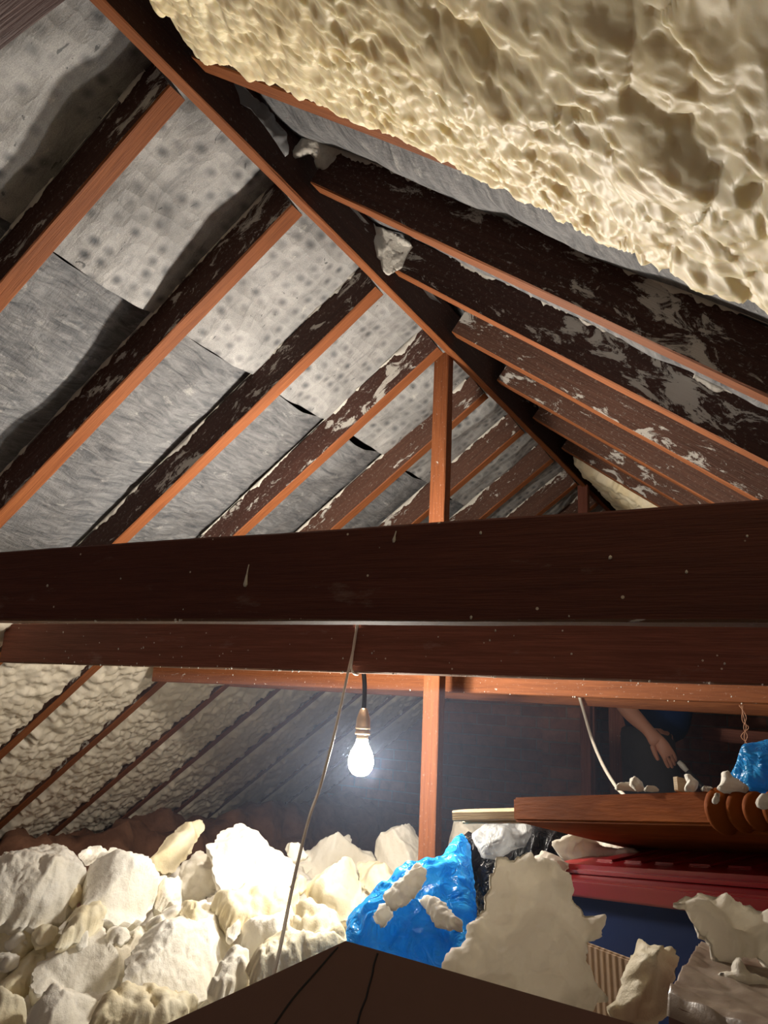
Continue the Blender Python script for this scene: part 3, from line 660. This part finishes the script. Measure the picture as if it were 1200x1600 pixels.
G_ = 'broken foam pieces on the heap'
W_, C_, T_ = M['foam_white'], M['foam_cream'], M['foam_thin']
PIECES = [
 ([(0,1352),(30,1340),(60,1333),(92,1340),(112,1352),(135,1388),(100,1440),(75,1450),(40,1448),(-40,1440),(-40,1360)], 1.90, W_, 35, 15, .09, 'chunk', 'large crumpled white foam lump at the left picture edge, top of the heap there'),
 ([(-30,1440),(50,1450),(85,1450),(60,1480),(25,1530),(-30,1545)], 1.72, C_, 40, 15, .06, 'chunk', 'yellowish foam lump at the left edge, just below the large crumpled one'),
 ([(173,1322),(200,1335),(238,1368),(248,1395),(235,1420),(222,1440),(180,1442),(130,1425),(138,1355)], 2.0, W_, 45, 25, .08, 'chunk', 'pyramid shaped white foam block with a smooth shaded face and pointed top'),
 ([(232,1345),(262,1310),(290,1285),(316,1277),(322,1290),(310,1310),(300,1330),(270,1365),(240,1362)], 2.35, C_, 30, 20, .06, 'chunk', 'upright leaning cream foam shard, the topmost at the back left of the big plate'),
 ([(325,1320),(345,1300),(375,1285),(405,1300),(425,1325),(460,1345),(462,1370),(440,1400),(400,1405),(350,1400),(340,1380),(330,1350)], 2.1, W_, 45, 15, .05, 'chunk', 'big pale rounded foam plate topping the heap, left of the white cable'),
 ([(285,1375),(300,1345),(322,1328),(340,1370),(335,1395),(300,1415),(285,1412)], 2.15, W_, 10, -35, .03, 'sheet', 'flat shaded grey white plate leaning left of the big rounded plate'),
 ([(245,1378),(282,1368),(286,1415),(260,1430),(240,1420)], 2.05, W_, 40, 10, .05, 'chunk', 'small white chunk wedged between the pyramid block and the shaded plate'),
 ([(330,1412),(380,1400),(440,1402),(468,1410),(455,1445),(400,1455),(350,1450)], 1.95, C_, 45, 5, .05, 'bubbles', 'long knobbly cream foam strip lying below the big rounded plate'),
 ([(475,1390),(490,1370),(520,1355),(555,1345),(565,1400),(560,1425),(530,1442),(500,1430),(478,1410)], 2.15, C_, 30, -10, .07, 'chunk', 'squarish cream foam block right of the white cable, above the blue bag'),
 ([(558,1347),(590,1345),(620,1370),(625,1400),(600,1412),(562,1385)], 2.35, C_, 45, -15, .05, 'chunk', 'flat cream foam slab behind the blue bag, right of the squarish block'),
 ([(450,1335),(500,1325),(520,1308),(545,1305),(550,1325),(580,1330),(590,1345),(560,1358),(500,1370),(455,1365)], 2.85, W_, 35, 0, .10, 'chunk', 'dim white foam lump far back in the haze, between cable and post'),
 ([(585,1330),(605,1310),(620,1293),(640,1290),(655,1310),(660,1350),(640,1378),(610,1375),(590,1350)], 2.8, W_, 35, -10, .09, 'chunk', 'dim pointed foam lump far back, just left of the post foot'),
 ([(690,1350),(706,1305),(740,1285),(770,1300),(770,1330),(720,1360)], 2.9, W_, 35, -10, .08, 'chunk', 'dim grey foam lump right of the post foot, behind the black bag'),
 ([(193,1535),(200,1500),(225,1460),(270,1440),(310,1433),(345,1440),(362,1470),(368,1490),(345,1510),(325,1562),(290,1570),(235,1555)], 1.55, W_, 50, 15, .06, 'chunk', 'largest bright white smooth foam slab in the middle of the heap front'),
 ([(50,1520),(75,1490),(120,1470),(160,1450),(205,1440),(235,1445),(220,1475),(200,1500),(195,1530),(160,1555),(90,1562),(45,1545)], 1.68, W_, 45, 15, .07, 'chunk', 'rough white foam slab left of the largest bright slab'),
 ([(85,1485),(110,1430),(150,1420),(168,1435),(150,1458),(110,1478)], 1.76, C_, 45, 10, .04, 'bubbles', 'rounded yellow cream foam knob in front of the pyramid block'),
 ([(130,1615),(150,1568),(190,1552),(240,1555),(290,1565),(315,1578),(250,1625)], 1.3, C_, 50, 10, .04, 'bubbles', 'bubbly beige foam piece at the bottom, like a cluster of pebbles'),
 ([(-30,1570),(15,1545),(45,1575),(40,1625),(-30,1640)], 1.45, C_, 45, 10, .05, 'chunk', 'cream foam corner piece in the bottom left corner of the picture'),
 ([(40,1595),(60,1565),(120,1552),(180,1550),(155,1580),(130,1620),(60,1630)], 1.42, W_, 50, 5, .05, 'chunk', 'white foam slab at the bottom left, touching the bubbly beige piece'),
 ([(325,1545),(350,1500),(372,1488),(392,1510),(388,1540),(340,1575)], 1.48, W_, 45, 5, .05, 'crumbs', 'crumbly white foam lump right of the largest bright slab'),
 ([(370,1462),(400,1440),(460,1430),(478,1460),(470,1495),(420,1505),(385,1495)], 1.75, W_, 45, 0, .06, 'chunk', 'bright white foam block crossed by the white cable, low in the heap'),
 ([(385,1520),(400,1485),(440,1475),(480,1480),(520,1468),(550,1480),(440,1530),(395,1545)], 1.45, C_, 55, 0, .04, 'chunk', 'overexposed cream foam slab along the left edge of the dark panel'),
 ([(460,1432),(490,1425),(530,1442),(545,1470),(500,1490),(468,1475)], 1.8, C_, 45, -5, .05, 'bubbles', 'knobbly cream foam lump left of the blue bag'),
 ([(225,1445),(260,1420),(320,1412),(350,1420),(355,1445),(300,1440),(250,1460)], 1.92, W_, 25, 25, .03, 'sheet', 'thin shaded foam plate lying behind the largest bright slab'),
 ([(0,1540),(40,1480),(90,1455),(110,1470),(70,1520),(40,1560),(0,1575)], 1.6, C_, 45, 25, .04, 'chunk', 'yellow hollow foam shell at the lower left edge'),
]
for i, (ol, D, m, tl, sd, th, st, lab) in enumerate(PIECES):
    if D < 1.95: D = D + (1.95 - D) * (.5 if st == 'bubbles' or D < 1.5 else .72)
    o = grow('foam_piece', ol, D, m, tl + 14, sd, th * 1.3, res=.0042 if D < 2.0 else .006, rough=.011, style=st, seed=i + 3, back=.8)
    tag(o, lab, 'foam piece', G_)

rs = np.random.RandomState(77)
SH = [(70,1462,1.75),(255,1448,1.9),(128,1470,1.72),(350,1395,2.1),(470,1385,2.2),(365,1455,1.85),(240,1380,2.15),(300,1425,1.95),(25,1475,1.75),(215,1570,1.45),(330,1590,1.3),(390,1545,1.42),(480,1500,1.6),(150,1335,2.2),(420,1462,1.8),
      (480,1450,1.9),(20,1345,2.2),(268,1418,2.0),(110,1395,2.0),(462,1330,2.5),(625,1385,2.3),(560,1440,1.8),(85,1600,1.38),(10,1500,1.6),(500,1445,1.85),(180,1460,1.8)]
for i, (px, py, D) in enumerate(SH):
    R_ = rs.uniform(14, 26); n_ = rs.randint(5, 8); a0 = rs.uniform(0, 6)
    ol = [(px + R_ * rs.uniform(.6, 1.3) * math.cos(a0 + 2 * PI * k / n_), py + R_ * .8 * rs.uniform(.6, 1.2) * math.sin(a0 + 2 * PI * k / n_)) for k in range(n_)]
    D = D + (1.95 - D) * .72 if D < 1.95 else D
    o = grow('foam_scrap', ol, D - .05, W_ if rs.rand() < .6 else C_, rs.uniform(30, 70), rs.uniform(-15, 30), .03, res=.004, rough=.008, style='chunk', seed=200 + i, back=.8)
    tag(o, 'small broken foam scrap wedged between the large pieces of the heap', 'foam scrap', 'small foam scraps in the heap')

# brown insulation along the eaves on the left
def woolroll():
    ny, na = 150, 26; V = []
    for i in range(ny):
        y = 1.7 + (YB - 1.72) * i / (ny - 1)
        for j in range(na):
            a = PI * j / (na - 1); q = np.array([[y * 4, j * .25, 3.]]); r = 1 + .35 * float(fbm(q, 3)[0])
            V.append((-3.25 + .42 * math.cos(a) * r + .0, y, .452 + .36 * math.sin(a) * r))
    return link('insulation_wool', V, grid_faces(ny, na), M['wool'], smooth=True)
tag(woolroll(), 'brown mineral wool lying along the left eaves behind the foam heap', 'insulation')

# ------------------------------------------------------------------ bags
o = grow('plastic_bag', [(540,1440),(548,1425),(575,1405),(605,1385),(640,1365),(690,1345),(705,1318),(722,1300),(735,1320),(740,1370),(745,1430),(745,1500),(700,1525),(600,1500),(542,1480)], 1.68, M['bag_blue'], 52, -10, .09, res=.0045, rough=.004, style='film', seed=51, back=.6)
tag(o, 'crumpled bright blue plastic bag lying below the post, next to the foam heap', 'bag')
o = grow('plastic_bag', [(712,1330),(735,1300),(760,1315),(790,1335),(830,1290),(860,1285),(905,1290),(925,1310),(900,1345),(850,1390),(800,1420),(760,1450),(735,1420),(722,1370)], 1.80, M['bag_black'], 30, -15, .06, res=.0045, rough=.004, style='drape', seed=52, back=.6)
tag(o, 'black plastic bag with hanging folds, between the blue bag and the red lid', 'bag')
o = grow('plastic_sheet', [(735,1305),(762,1285),(800,1278),(838,1282),(850,1298),(835,1318),(800,1330),(775,1345),(752,1340)], 1.80, M['bag_clear'], 40, -5, .03, res=.0045, rough=.003, style='film', seed=53, back=.4)
tag(o, 'clear pale plastic film bunched on top of the black bag, under the pine slat', 'plastic sheet')
for ol, D, lab, sd in (([(598,1405),(615,1385),(640,1365),(655,1352),(668,1360),(660,1385),(640,1410),(612,1425)], 1.60, 'fluffy white foam crumbs on the upper fold of the blue bag', 54),
                   ([(656,1412),(672,1400),(690,1408),(712,1430),(726,1442),(722,1458),(700,1455),(682,1450),(672,1430)], 1.56, 'white foam crumb cluster on the lower right fold of the blue bag', 55),
                   ([(583,1440),(598,1420),(615,1415),(612,1432),(596,1450)], 1.60, 'small white foam crumb on the left side of the blue bag', 59)):
    o = grow('foam_piece', ol, D - .02, T_, 45, -30, .022, res=.003, rough=.008, style='crumbs', seed=sd, back=.6); tag(o, lab, 'foam piece', 'foam crumbs on the blue bag')

for ol, D, mt, st, sd, lab in (
    ([(500,300),(520,310),(548,336),(585,352),(612,362),(640,378),(650,392),(640,410),(622,424),(604,430),(592,412),(580,392),(566,398),(552,372),(548,345),(520,328)], 2.10, M['residue'], 'sheet', 90, 'ragged patch of pale spray foam filling the corner between ridge and second right rafter'),
    ([(452,250),(458,232),(472,214),(490,208),(520,212),(548,228),(560,246),(548,262),(528,258),(512,272),(494,262),(486,240),(470,246)], 1.78, M['residue'], 'crumbs', 91, 'grey white foam splash beside the ridge at the top of a right rafter'),
    ([(322,112),(345,118),(372,134),(398,150),(425,178),(445,205),(452,232),(446,246),(430,222),(412,196),(392,170),(366,158),(340,148)], 1.62, M['felt'], 'sheet', 92, 'wrinkled grey flap of felt hanging next to the ridge under the foam')):
    o = grow('foam_patch' if sd < 92 else 'felt_flap', ol, D, mt, -35, 0, .007, res=.0045, rough=.006, style=st, seed=sd, back=.5)
    tag(o, lab, 'foam patch' if sd < 92 else 'felt flap')

# ------------------------------------------------------------------ varnished board, red lidded box, cardboard
bl, br = atD(802, 1283, 1.50), atD(1117, 1290, 1.03)
e = br - bl; ez = np.array([0, 0, 1.]); 
upv = np.array([.02, .03, 1.]); upv -= e * (upv @ e) / (e @ e); upv /= np.linalg.norm(upv)
dep = np.cross(upv, e); dep /= np.linalg.norm(dep)
if dep[1] < 0: dep = -dep
tau = math.radians(9); dep = dep * math.cos(tau) - upv * math.sin(tau); 
t = thing('table_top')
obox('board', bl, e, dep * .42, upv * .044, M['gloss_wood'], t, bevel=.004)
# carved end: a row of turned scroll lobes
V = []; F = []
for i in range(5):
    c = br + e / np.linalg.norm(e) * (.012 + .030 * i) + upv * .019 + dep * (.006 + .004 * (i % 2)); 
    R = (.030, .026, .024, .026, .024)[i]
    b0 = len(V); nn, mmx = 18, 12; en = e / np.linalg.norm(e)
    for a in range(nn):
        for b in range(mmx + 1):
            th = 2 * PI * a / nn; ph = PI * b / mmx
            V.append(c + en * R * .62 * math.sin(ph) * math.cos(th) + upv * R * math.sin(ph) * math.sin(th) * 1.0 + dep * R * .9 * math.cos(ph))
    for a in range(nn):
        for b in range(mmx): F.append((b0 + a * (mmx + 1) + b, b0 + ((a + 1) % nn) * (mmx + 1) + b, b0 + ((a + 1) % nn) * (mmx + 1) + b + 1, b0 + a * (mmx + 1) + b + 1))
link('carved_end', V, F, M['gloss_wood'], t, smooth=True)
en = e / np.linalg.norm(e)
obox('end_block', br + dep * .012 - upv * .006, en * .26, dep * .40, upv * .046, M['gloss_wood'], t, bevel=.004)
tag(t, 'varnished brown table top with a carved end, lying tilted above the red lid', 'table top')
a0, a1 = atD(716, 1274, 1.72), atD(830, 1272, 1.62)
t = thing('timber_slat'); add_timber('slat', a0, a0 + (a1 - a0) * 2.0, (0, 0, 1), .05, .022, M['pale_wood'], t, seed=80)
a0, a1 = atD(730, 1284, 1.74), atD(830, 1284, 1.64); add_timber('slat', a0, a0 + (a1 - a0) * 2.0, (0, 0, 1), .04, .006, M['pale_wood'], t, seed=81)
tag(t, 'pale pine slat sticking out left of the varnished table top', 'slat')

fl, fr = atD(840, 1384, 1.50), atD(1215, 1427, .98)
e2 = fr - fl; e2n = e2 / np.linalg.norm(e2); d2 = np.cross(ez, e2n); d2 /= np.linalg.norm(d2)
if d2[1] < 0: d2 = -d2
d2 = d2 + ez * .16; d2 /= np.linalg.norm(d2); u2 = np.cross(e2n, d2); u2 = u2 if u2[2] > 0 else -u2
t = thing('storage_box')
obox('box_body', fl + d2 * .02 - u2 * .33 - e2n * .0, e2n * .72, d2 * .40, u2 * .33, M['blue'], t, bevel=.012)
obox('lid_rim', fl - u2 * .012 - e2n * .02, e2n * .76, d2 * .44, u2 * .030, M['red'], t, bevel=.004)
obox('lid_top', fl + u2 * .012 + d2 * .035, e2n * .70, d2 * .37, u2 * .022, M['red'], t, bevel=.008)
for i in range(7):
    obox('lid_rib', fl + u2 * .030 + d2 * .075 + e2n * (.10 + .085 * i), e2n * .052, d2 * .27, u2 * .008, M['red'], t, bevel=.003)
tag(t, 'dark blue storage box with a ribbed red lid under the table top', 'storage box')
a0 = atD(905, 1470, 1.13)
obx = obox('cardboard_flap', a0 - ez * .28 , e2n * .15 - ez * .012, d2 * .007, ez * .28, M['card'], bevel=.002)
tag(obx, 'plain corrugated cardboard flap upright before the blue box, between foam pieces', 'cardboard')

RED_CR = [([(868,1328),(885,1315),(905,1308),(928,1310),(940,1322),(960,1330),(1000,1330),(1010,1342),(960,1348),(910,1350),(880,1345)], 1.56, 'pinkish foam debris heaped on the left end of the red lid', 60, .03),
          ([(840,1345),(855,1332),(875,1340),(890,1352),(878,1365),(850,1362)], 1.50, 'torn cream foam scrap leaning at the corner of the red lid', 61, .02),
          ([(905,1310),(930,1298),(965,1310),(990,1322),(1005,1338),(955,1335)], 1.72, 'cream foam scrap at the back of the red lid, under the table top', 62, .03)]
for ol, D, lab, sd, th in RED_CR:
    o = grow('foam_piece', ol, D, T_, 50, -40, th, res=.0035, rough=.004, style='crumbs', seed=sd, back=.5); tag(o, lab, 'foam piece', 'foam scraps on the red lid')
TOPC = [([(958,1235),(965,1225),(985,1222),(1000,1230),(1003,1237)], 1.24, 'flat white foam crumb at the foot of the short stiff cable', 63),
        ([(983,1228),(984,1216),(992,1214),(1004,1222),(1008,1236),(995,1238)], 1.20, 'rounded foam crumb standing on the table top beside the cable end', 64),
        ([(1003,1236),(1010,1228),(1025,1228),(1032,1236),(1020,1238)], 1.16, 'low foam crumb left of the small pine peg', 65),
        ([(1068,1236),(1072,1222),(1069,1211),(1078,1209),(1092,1222),(1090,1232),(1082,1238)], 1.08, 'pointed white foam crumb right of the small pine peg', 66),
        ([(1118,1232),(1126,1222),(1127,1208),(1138,1204),(1146,1214),(1160,1222),(1172,1232),(1165,1240),(1130,1240)], 1.02, 'white foam lump against the lower edge of the right blue bag', 67),
        ([(1090,1236),(1098,1229),(1112,1230),(1120,1238)], 1.05, 'thin foam flake on the table top left of the foam lump', 68),
        ([(1111,1252),(1117,1238),(1126,1240),(1124,1252),(1118,1258)], .945, 'foam flake stuck on the carved end of the table top', 69),
        ([(1182,1262),(1180,1252),(1190,1240),(1206,1238),(1206,1262),(1192,1266)], .90, 'foam flake on the carved end at the right picture edge', 70)]
for ol, D, lab, sd in TOPC:
    o = grow('foam_piece', ol, D, M['foam_white'], 20, 0, .012, res=.002, rough=.001, style='crumbs', seed=sd, back=.9); tag(o, lab, 'foam piece', 'foam crumbs on the table top')
a0 = atD(1053, 1236, 1.12)
o = obox('wooden_peg', a0, en * .010, dep * .02, upv * .020, M['pale_wood'], bevel=.001); tag(o, 'small pale pine peg standing on the table top among foam crumbs', 'peg')
o = grow('plastic_bag', [(1140,1212),(1160,1178),(1180,1160),(1200,1155),(1250,1160),(1250,1240),(1200,1237),(1172,1236),(1150,1222)], 1.12, M['bag_blue'], 25, -10, .05, res=.004, rough=.002, style='film', seed=71, back=.8)
tag(o, 'smooth bright blue bag at the right picture edge above the carved end', 'bag')

# ------------------------------------------------------------------ foam pieces standing in front
o = grow('foam_piece', [(688,1505),(705,1480),(722,1478),(728,1468),(732,1448),(745,1430),(765,1405),(768,1375),(778,1340),(790,1336),(805,1345),(818,1333),(828,1332),(836,1345),(862,1350),(880,1362),(893,1385),(893,1410),(915,1432),(940,1432),(943,1460),(920,1475),(908,1492),(920,1520),(925,1545),(938,1560),(925,1578),(880,1590),(760,1560),(690,1540)],
     1.05, T_, 25, 12, .018, res=.003, rough=.007, style='sheet', seed=80, back=.6, edge=.015)
tag(o, 'large upright torn foam sheet in front of the black bag, shaded on its near face', 'foam piece', 'foam pieces standing in the foreground')
o = grow('foam_piece', [(1048,1415),(1060,1405),(1078,1402),(1092,1396),(1110,1397),(1140,1408),(1165,1415),(1200,1428),(1240,1440),(1240,1510),(1205,1512),(1180,1495),(1160,1500),(1140,1508),(1125,1512),(1112,1480),(1105,1465),(1092,1455),(1080,1440),(1070,1422),(1055,1422)],
     .80, T_, 35, 10, .016, res=.0028, rough=.005, style='sheet', seed=81, back=.7, edge=.018)
tag(o, 'thick curved cream foam sheet at the right edge, standing on the wet box', 'foam piece', 'foam pieces standing in the foreground')
o = grow('foam_piece', [(985,1490),(1000,1472),(1012,1480),(1030,1482),(1052,1482),(1060,1500),(1056,1530),(1046,1550),(1045,1590),(1020,1605),(965,1590),(945,1575),(965,1560),(975,1530),(980,1510)],
     .86, C_, 40, 15, .03, res=.003, rough=.005, style='chunk', seed=82, back=.8)
tag(o, 'small knobbed foam chunk between the dark panel and the wet box', 'foam piece', 'foam pieces standing in the foreground')
o = grow('foam_piece', [(1115,1545),(1122,1520),(1138,1515),(1150,1490),(1160,1500),(1170,1520),(1195,1530),(1230,1540),(1230,1570),(1180,1575),(1150,1560)], .72, W_, 30, 5, .016, res=.003, rough=.003, style='crumbs', seed=83, back=.7)
tag(o, 'crumbly white foam heap on top of the wet box under the curved sheet', 'foam piece', 'foam pieces standing in the foreground')
# wet film covered box, bottom right
c0 = atD(1043, 1562, .66); c1 = atD(1235, 1610, .56); c2 = atD(1092, 1472, .86)
ea = c1 - c0; ea[2] *= .3; eb = c2 - c0; eb[2] = -.012; eb = eb * 1.0
t = thing('packing_box')
obox('box_body', c0 - ez * .25, ea, eb * 1.1, ez * .25, M['panel'], t, bevel=.003)
def film_top():
    nx, ny = 60, 60; V = []
    for i in range(nx):
        for j in range(ny):
            u, v = i / (nx - 1), j / (ny - 1); p = c0 + ea * (u * 1.02 - .01) + eb * (v * 1.1 - .01)
            q = np.array([[u * 2 + v, v * 7, 2.]]); h = .004 + .007 * abs(float(perlin(q)[0])) + .0015 * float(perlin(q * 3)[0])
            if j == 0 or i == 0: h = -.012
            V.append(p + ez * h)
    return link('film_cover', V, grid_faces(nx, ny), M['film_wet'], t, smooth=True)
M['film_wet'] = foam('wet_film', (.17, .12, .09), (.42, .34, .27), rough=.33, bsc=26, bst=.5, spec=.6)
film_top()
tag(t, 'brown packing box with wet wrinkled film on top, bottom right corner', 'box')

# dark panel right in front of the camera
P0 = atD(540, 1470, .80); dh = -(P0 - EYE)[:2]; dh /= np.linalg.norm(dh); tn = math.radians(45)
n = np.array([dh[0] * math.cos(tn), dh[1] * math.cos(tn), math.sin(tn)])
q1 = onplane(260, 1600, n, P0); q2 = onplane(975, 1595, n, P0); d1 = q1 - P0; d2v = q2 - P0
dwn = (d1 / np.linalg.norm(d1) + d2v / np.linalg.norm(d2v)); dwn /= np.linalg.norm(dwn)
R1 = P0 + d1 * 1.5; R2 = P0 + d2v * 1.5
poly = [P0, R1, R1 + dwn * .12, R2 + dwn * .12, R2]
V = [p for p in poly] + [p - n * .018 for p in poly]; F = [(0, 1, 2, 3, 4), (9, 8, 7, 6, 5)] + [(i, i + 5, (i + 1) % 5 + 5, (i + 1) % 5) for i in range(5)]
UV = []
t = thing('panel'); o = link('board', V, F, M['panel'], t)
for (px0, px1) in (((528, 1480), (380, 1660)), ((590, 1490), (572, 1560)), ((572, 1560), (540, 1660))):
    a, b = onplane(*px0, n, P0), onplane(*px1, n, P0); mids = [a + (b - a) * s + np.cross(n, b - a) * random.uniform(-.02, .02) for s in (.25, .5, .75)]
    V, F = tube([a + n * .0002] + [m + n * .0002 for m in mids] + [b + n * .0002], .0011, 5); link('crease', V, F, M['black'], t)
tag(t, 'dark brown panel with a blunt upper corner filling the bottom foreground', 'panel')

# ------------------------------------------------------------------ the person at work in the far right
def skin_obj(name, verts, edges, rad, mat, parent, sub=2):
    me = bpy.data.meshes.new(name); me.from_pydata([tuple(v) for v in verts], edges, []); me.materials.append(mat)
    o = bpy.data.objects.new(name, me); COL.objects.link(o)
    if parent: o.parent = parent
    bm = bmesh.new(); bm.from_mesh(me); lay = bm.verts.layers.skin.verify()
    for i, v in enumerate(bm.verts):
        r = rad[i]; v[lay].radius = r if isinstance(r, tuple) else (r, r); v[lay].use_root = (i == 0)
    bm.to_mesh(me); bm.free()
    m = o.modifiers.new('skin', 'SKIN'); m.use_smooth_shade = True; s = o.modifiers.new('sub', 'SUBSURF'); s.levels = sub; s.render_levels = sub
    return o
def person():
    t = thing('person'); YP = 3.75
    el = atD(966, 1095, 3.62); wr = atD(1024, 1152, 3.46); kn = atD(1041, 1173, 3.42)
    hip = np.array([-.80, 4.12, 1.42]); fw = np.array([.86, .50, 0.]); sd = np.array([.50, -.86, 0.])   # facing right, right arm towards the camera
    ch = hip + fw * .10 + [0, 0, .34]; neck = ch + fw * .08 + [0, 0, .19]; head = neck + fw * .08 + [0, 0, .12]; top = head + fw * .03 + [0, 0, .09]
    sr = neck + sd * .19 - [0, 0, .04]; sl = neck - sd * .19 - [0, 0, .04]
    hr = hip + sd * .10 - [0, 0, .04]; hl = hip - sd * .10 - [0, 0, .04]
    kr = hr + fw * .06 - [0, 0, .45]; kl = hl + fw * .03 - [0, 0, .45]
    fr_, fl_ = kr - fw * .05 - [0, 0, .40], kl - fw * .05 - [0, 0, .40]
    tr_, tl_ = fr_ + fw * .17 - [0, 0, .03], fl_ + fw * .17 - [0, 0, .03]
    ell = sl + fw * .0 - [0, 0, .28]; wrl = ell - fw * .12 - [0, 0, .10]; wrl = wrl + sd * .02
    fa = wr - el; fa /= np.linalg.norm(fa)
    V = [hip, ch, neck, head, top, sr, el, wr, kn, sl, ell, wrl, wrl + fw * .09, hr, kr, fr_, tr_, hl, kl, fl_, tl_, el + (wr - el) * .35]
    E = [(0, 1), (1, 2), (2, 3), (3, 4), (2, 5), (5, 6), (6, 21), (21, 7), (7, 8), (2, 9), (9, 10), (10, 11), (11, 12), (0, 13), (13, 14), (14, 15), (15, 16), (0, 17), (17, 18), (18, 19), (19, 20)]
    R = [.10, .11, .06, .085, .075, .065, .043, (.022, .030), (.017, .038), .065, .04, .026, .03, .09, .06, .04, .035, .09, .06, .04, .035, .044]
    # fingers rooted in the palm
    cd_ = (atD(1054, 1198, 3.41) - kn); cd_ /= np.linalg.norm(cd_); ac = np.cross(cd_, CAMROT[2]); ac /= np.linalg.norm(ac)
    for i, (o_, L_, cv) in enumerate(((-.028, .062, .25), (-.009, .072, .35), (.010, .068, .5), (.027, .052, .7))):
        r0 = kn + ac * o_ * .8; a = r0 + cd_ * .02; b = a + cd_ * L_ * .5 + CAMROT[2] * .008; c = b + (cd_ + CAMROT[2] * cv) * L_ * .42
        k = len(V); V += [a, b, c]; E += [(8, k), (k, k + 1), (k + 1, k + 2)]; R += [.0105, .0095, .0075]
    a = wr + (kn - wr) * .35 + ac * -.034 * 1.0; b = a + cd_ * .035 - ac * .008 - CAMROT[2] * .01; c = b + cd_ * .032
    k = len(V); V += [a, b, c]; E += [(7, k), (k, k + 1), (k + 1, k + 2)]; R += [.014, .011, .009]
    skin_obj('body', V, E, R, M['skin'], t)
    # clothing
    mid_u = sr + (el - sr) * .55
    skin_obj('shirt', [hip + fw * .02 - [0, 0, .02], ch, neck - [0, 0, .02], sr, mid_u, sl, sl + (ell - sl) * .55], [(0, 1), (1, 2), (2, 3), (3, 4), (2, 5), (5, 6)], [.172, .18, .10, .09, .07, .09, .07], M['shirt'], t)
    skin_obj('trousers', [hip + [0, 0, .06], hip - [0, 0, .06], hr, kr, fr_ + [0, 0, .06], hl, kl, fl_ + [0, 0, .06]], [(0, 1), (1, 2), (2, 3), (3, 4), (1, 5), (5, 6), (6, 7)], [.155, .15, .125, .095, .08, .125, .095, .08], M['trousers'], t)
    for a, b in ((fr_, tr_), (fl_, tl_)): skin_obj('boot', [a + [0, 0, .08], a, b], [(0, 1), (1, 2)], [.06, .055, .045], M['boot'], t)
    skin_obj('hair', [head + [0, 0, .03], top + [0, 0, .015] - fw * .02, head - fw * .04], [(0, 1), (0, 2)], [.088, .082, .075], M['hair'], t, 2)
    tag(t, 'person in dark blue shirt and grey work trousers reaching down with a bare forearm', 'person')
    # what the hand holds
    u = thing('scraper'); a, b = atD(1060, 1190, 3.40), atD(1074, 1205, 3.37)
    V2, F2 = tube([a, a + (b - a) * .5, b], .011, 8, rad=[.010, .013, .009]); link('white_tip', V2, F2, M['white'], u, smooth=True)
    V2, F2 = tube([b, b + (b - a) * .9, b + (b - a) * 2.4 + [0, 0, .0]], .012, 8, rad=[.009, .013, .012]); link('handle', V2, F2, M['black'], u, smooth=True)
    tag(u, 'small black handled scraper with a white tip held below the hand', 'tool')
person()

# thin dusty haze hanging in the air below the beams
x0, x1, y0, y1, z0, z1 = -2.38, .2, 1.25, 4.6, .5, 1.554
V = [(x0, y0, z0), (x1, y0, z0), (x1, y1, z0), (x0, y1, z0), (x0, y0, z1), (x1, y0, z1), (x1, y1, z1), (x0, y1, z1)]
m = bpy.data.materials.new('dust_haze'); m.use_nodes = True; nt = m.node_tree; nt.nodes.remove(nt.nodes['Principled BSDF'])
vs = nt.nodes.new('ShaderNodeVolumeScatter'); vs.inputs['Color'].default_value = (.60, .72, 1.0, 1); vs.inputs['Anisotropy'].default_value = .1
tc = nt.nodes.new('ShaderNodeTexCoord'); mp = nt.nodes.new('ShaderNodeMapping'); mp.inputs['Scale'].default_value = (.78, .62, .9)
hc = bc + np.array([-.12, .55, -.06]); mp.inputs['Location'].default_value = (-hc[0] * .78, -hc[1] * .62, -hc[2] * .9)
gr = nt.nodes.new('ShaderNodeTexGradient'); gr.gradient_type = 'QUADRATIC_SPHERE'; ml = nt.nodes.new('ShaderNodeMath'); ml.operation = 'MULTIPLY'; ml.inputs[1].default_value = .15
nt.links.new(tc.outputs['Object'], mp.inputs[0]); nt.links.new(mp.outputs[0], gr.inputs[0]); nt.links.new(gr.outputs['Fac'], ml.inputs[0]); nt.links.new(ml.outputs[0], vs.inputs['Density'])
nt.links.new(vs.outputs[0], [q for q in nt.nodes if q.type == 'OUTPUT_MATERIAL'][0].inputs['Volume'])
o = link('haze', V, [(3, 2, 1, 0), (4, 5, 6, 7), (0, 1, 5, 4), (1, 2, 6, 5), (2, 3, 7, 6), (3, 0, 4, 7)], m)
tag(o, 'thin bluish dust haze glowing in the air around the hanging bulb', 'haze', kind='stuff')
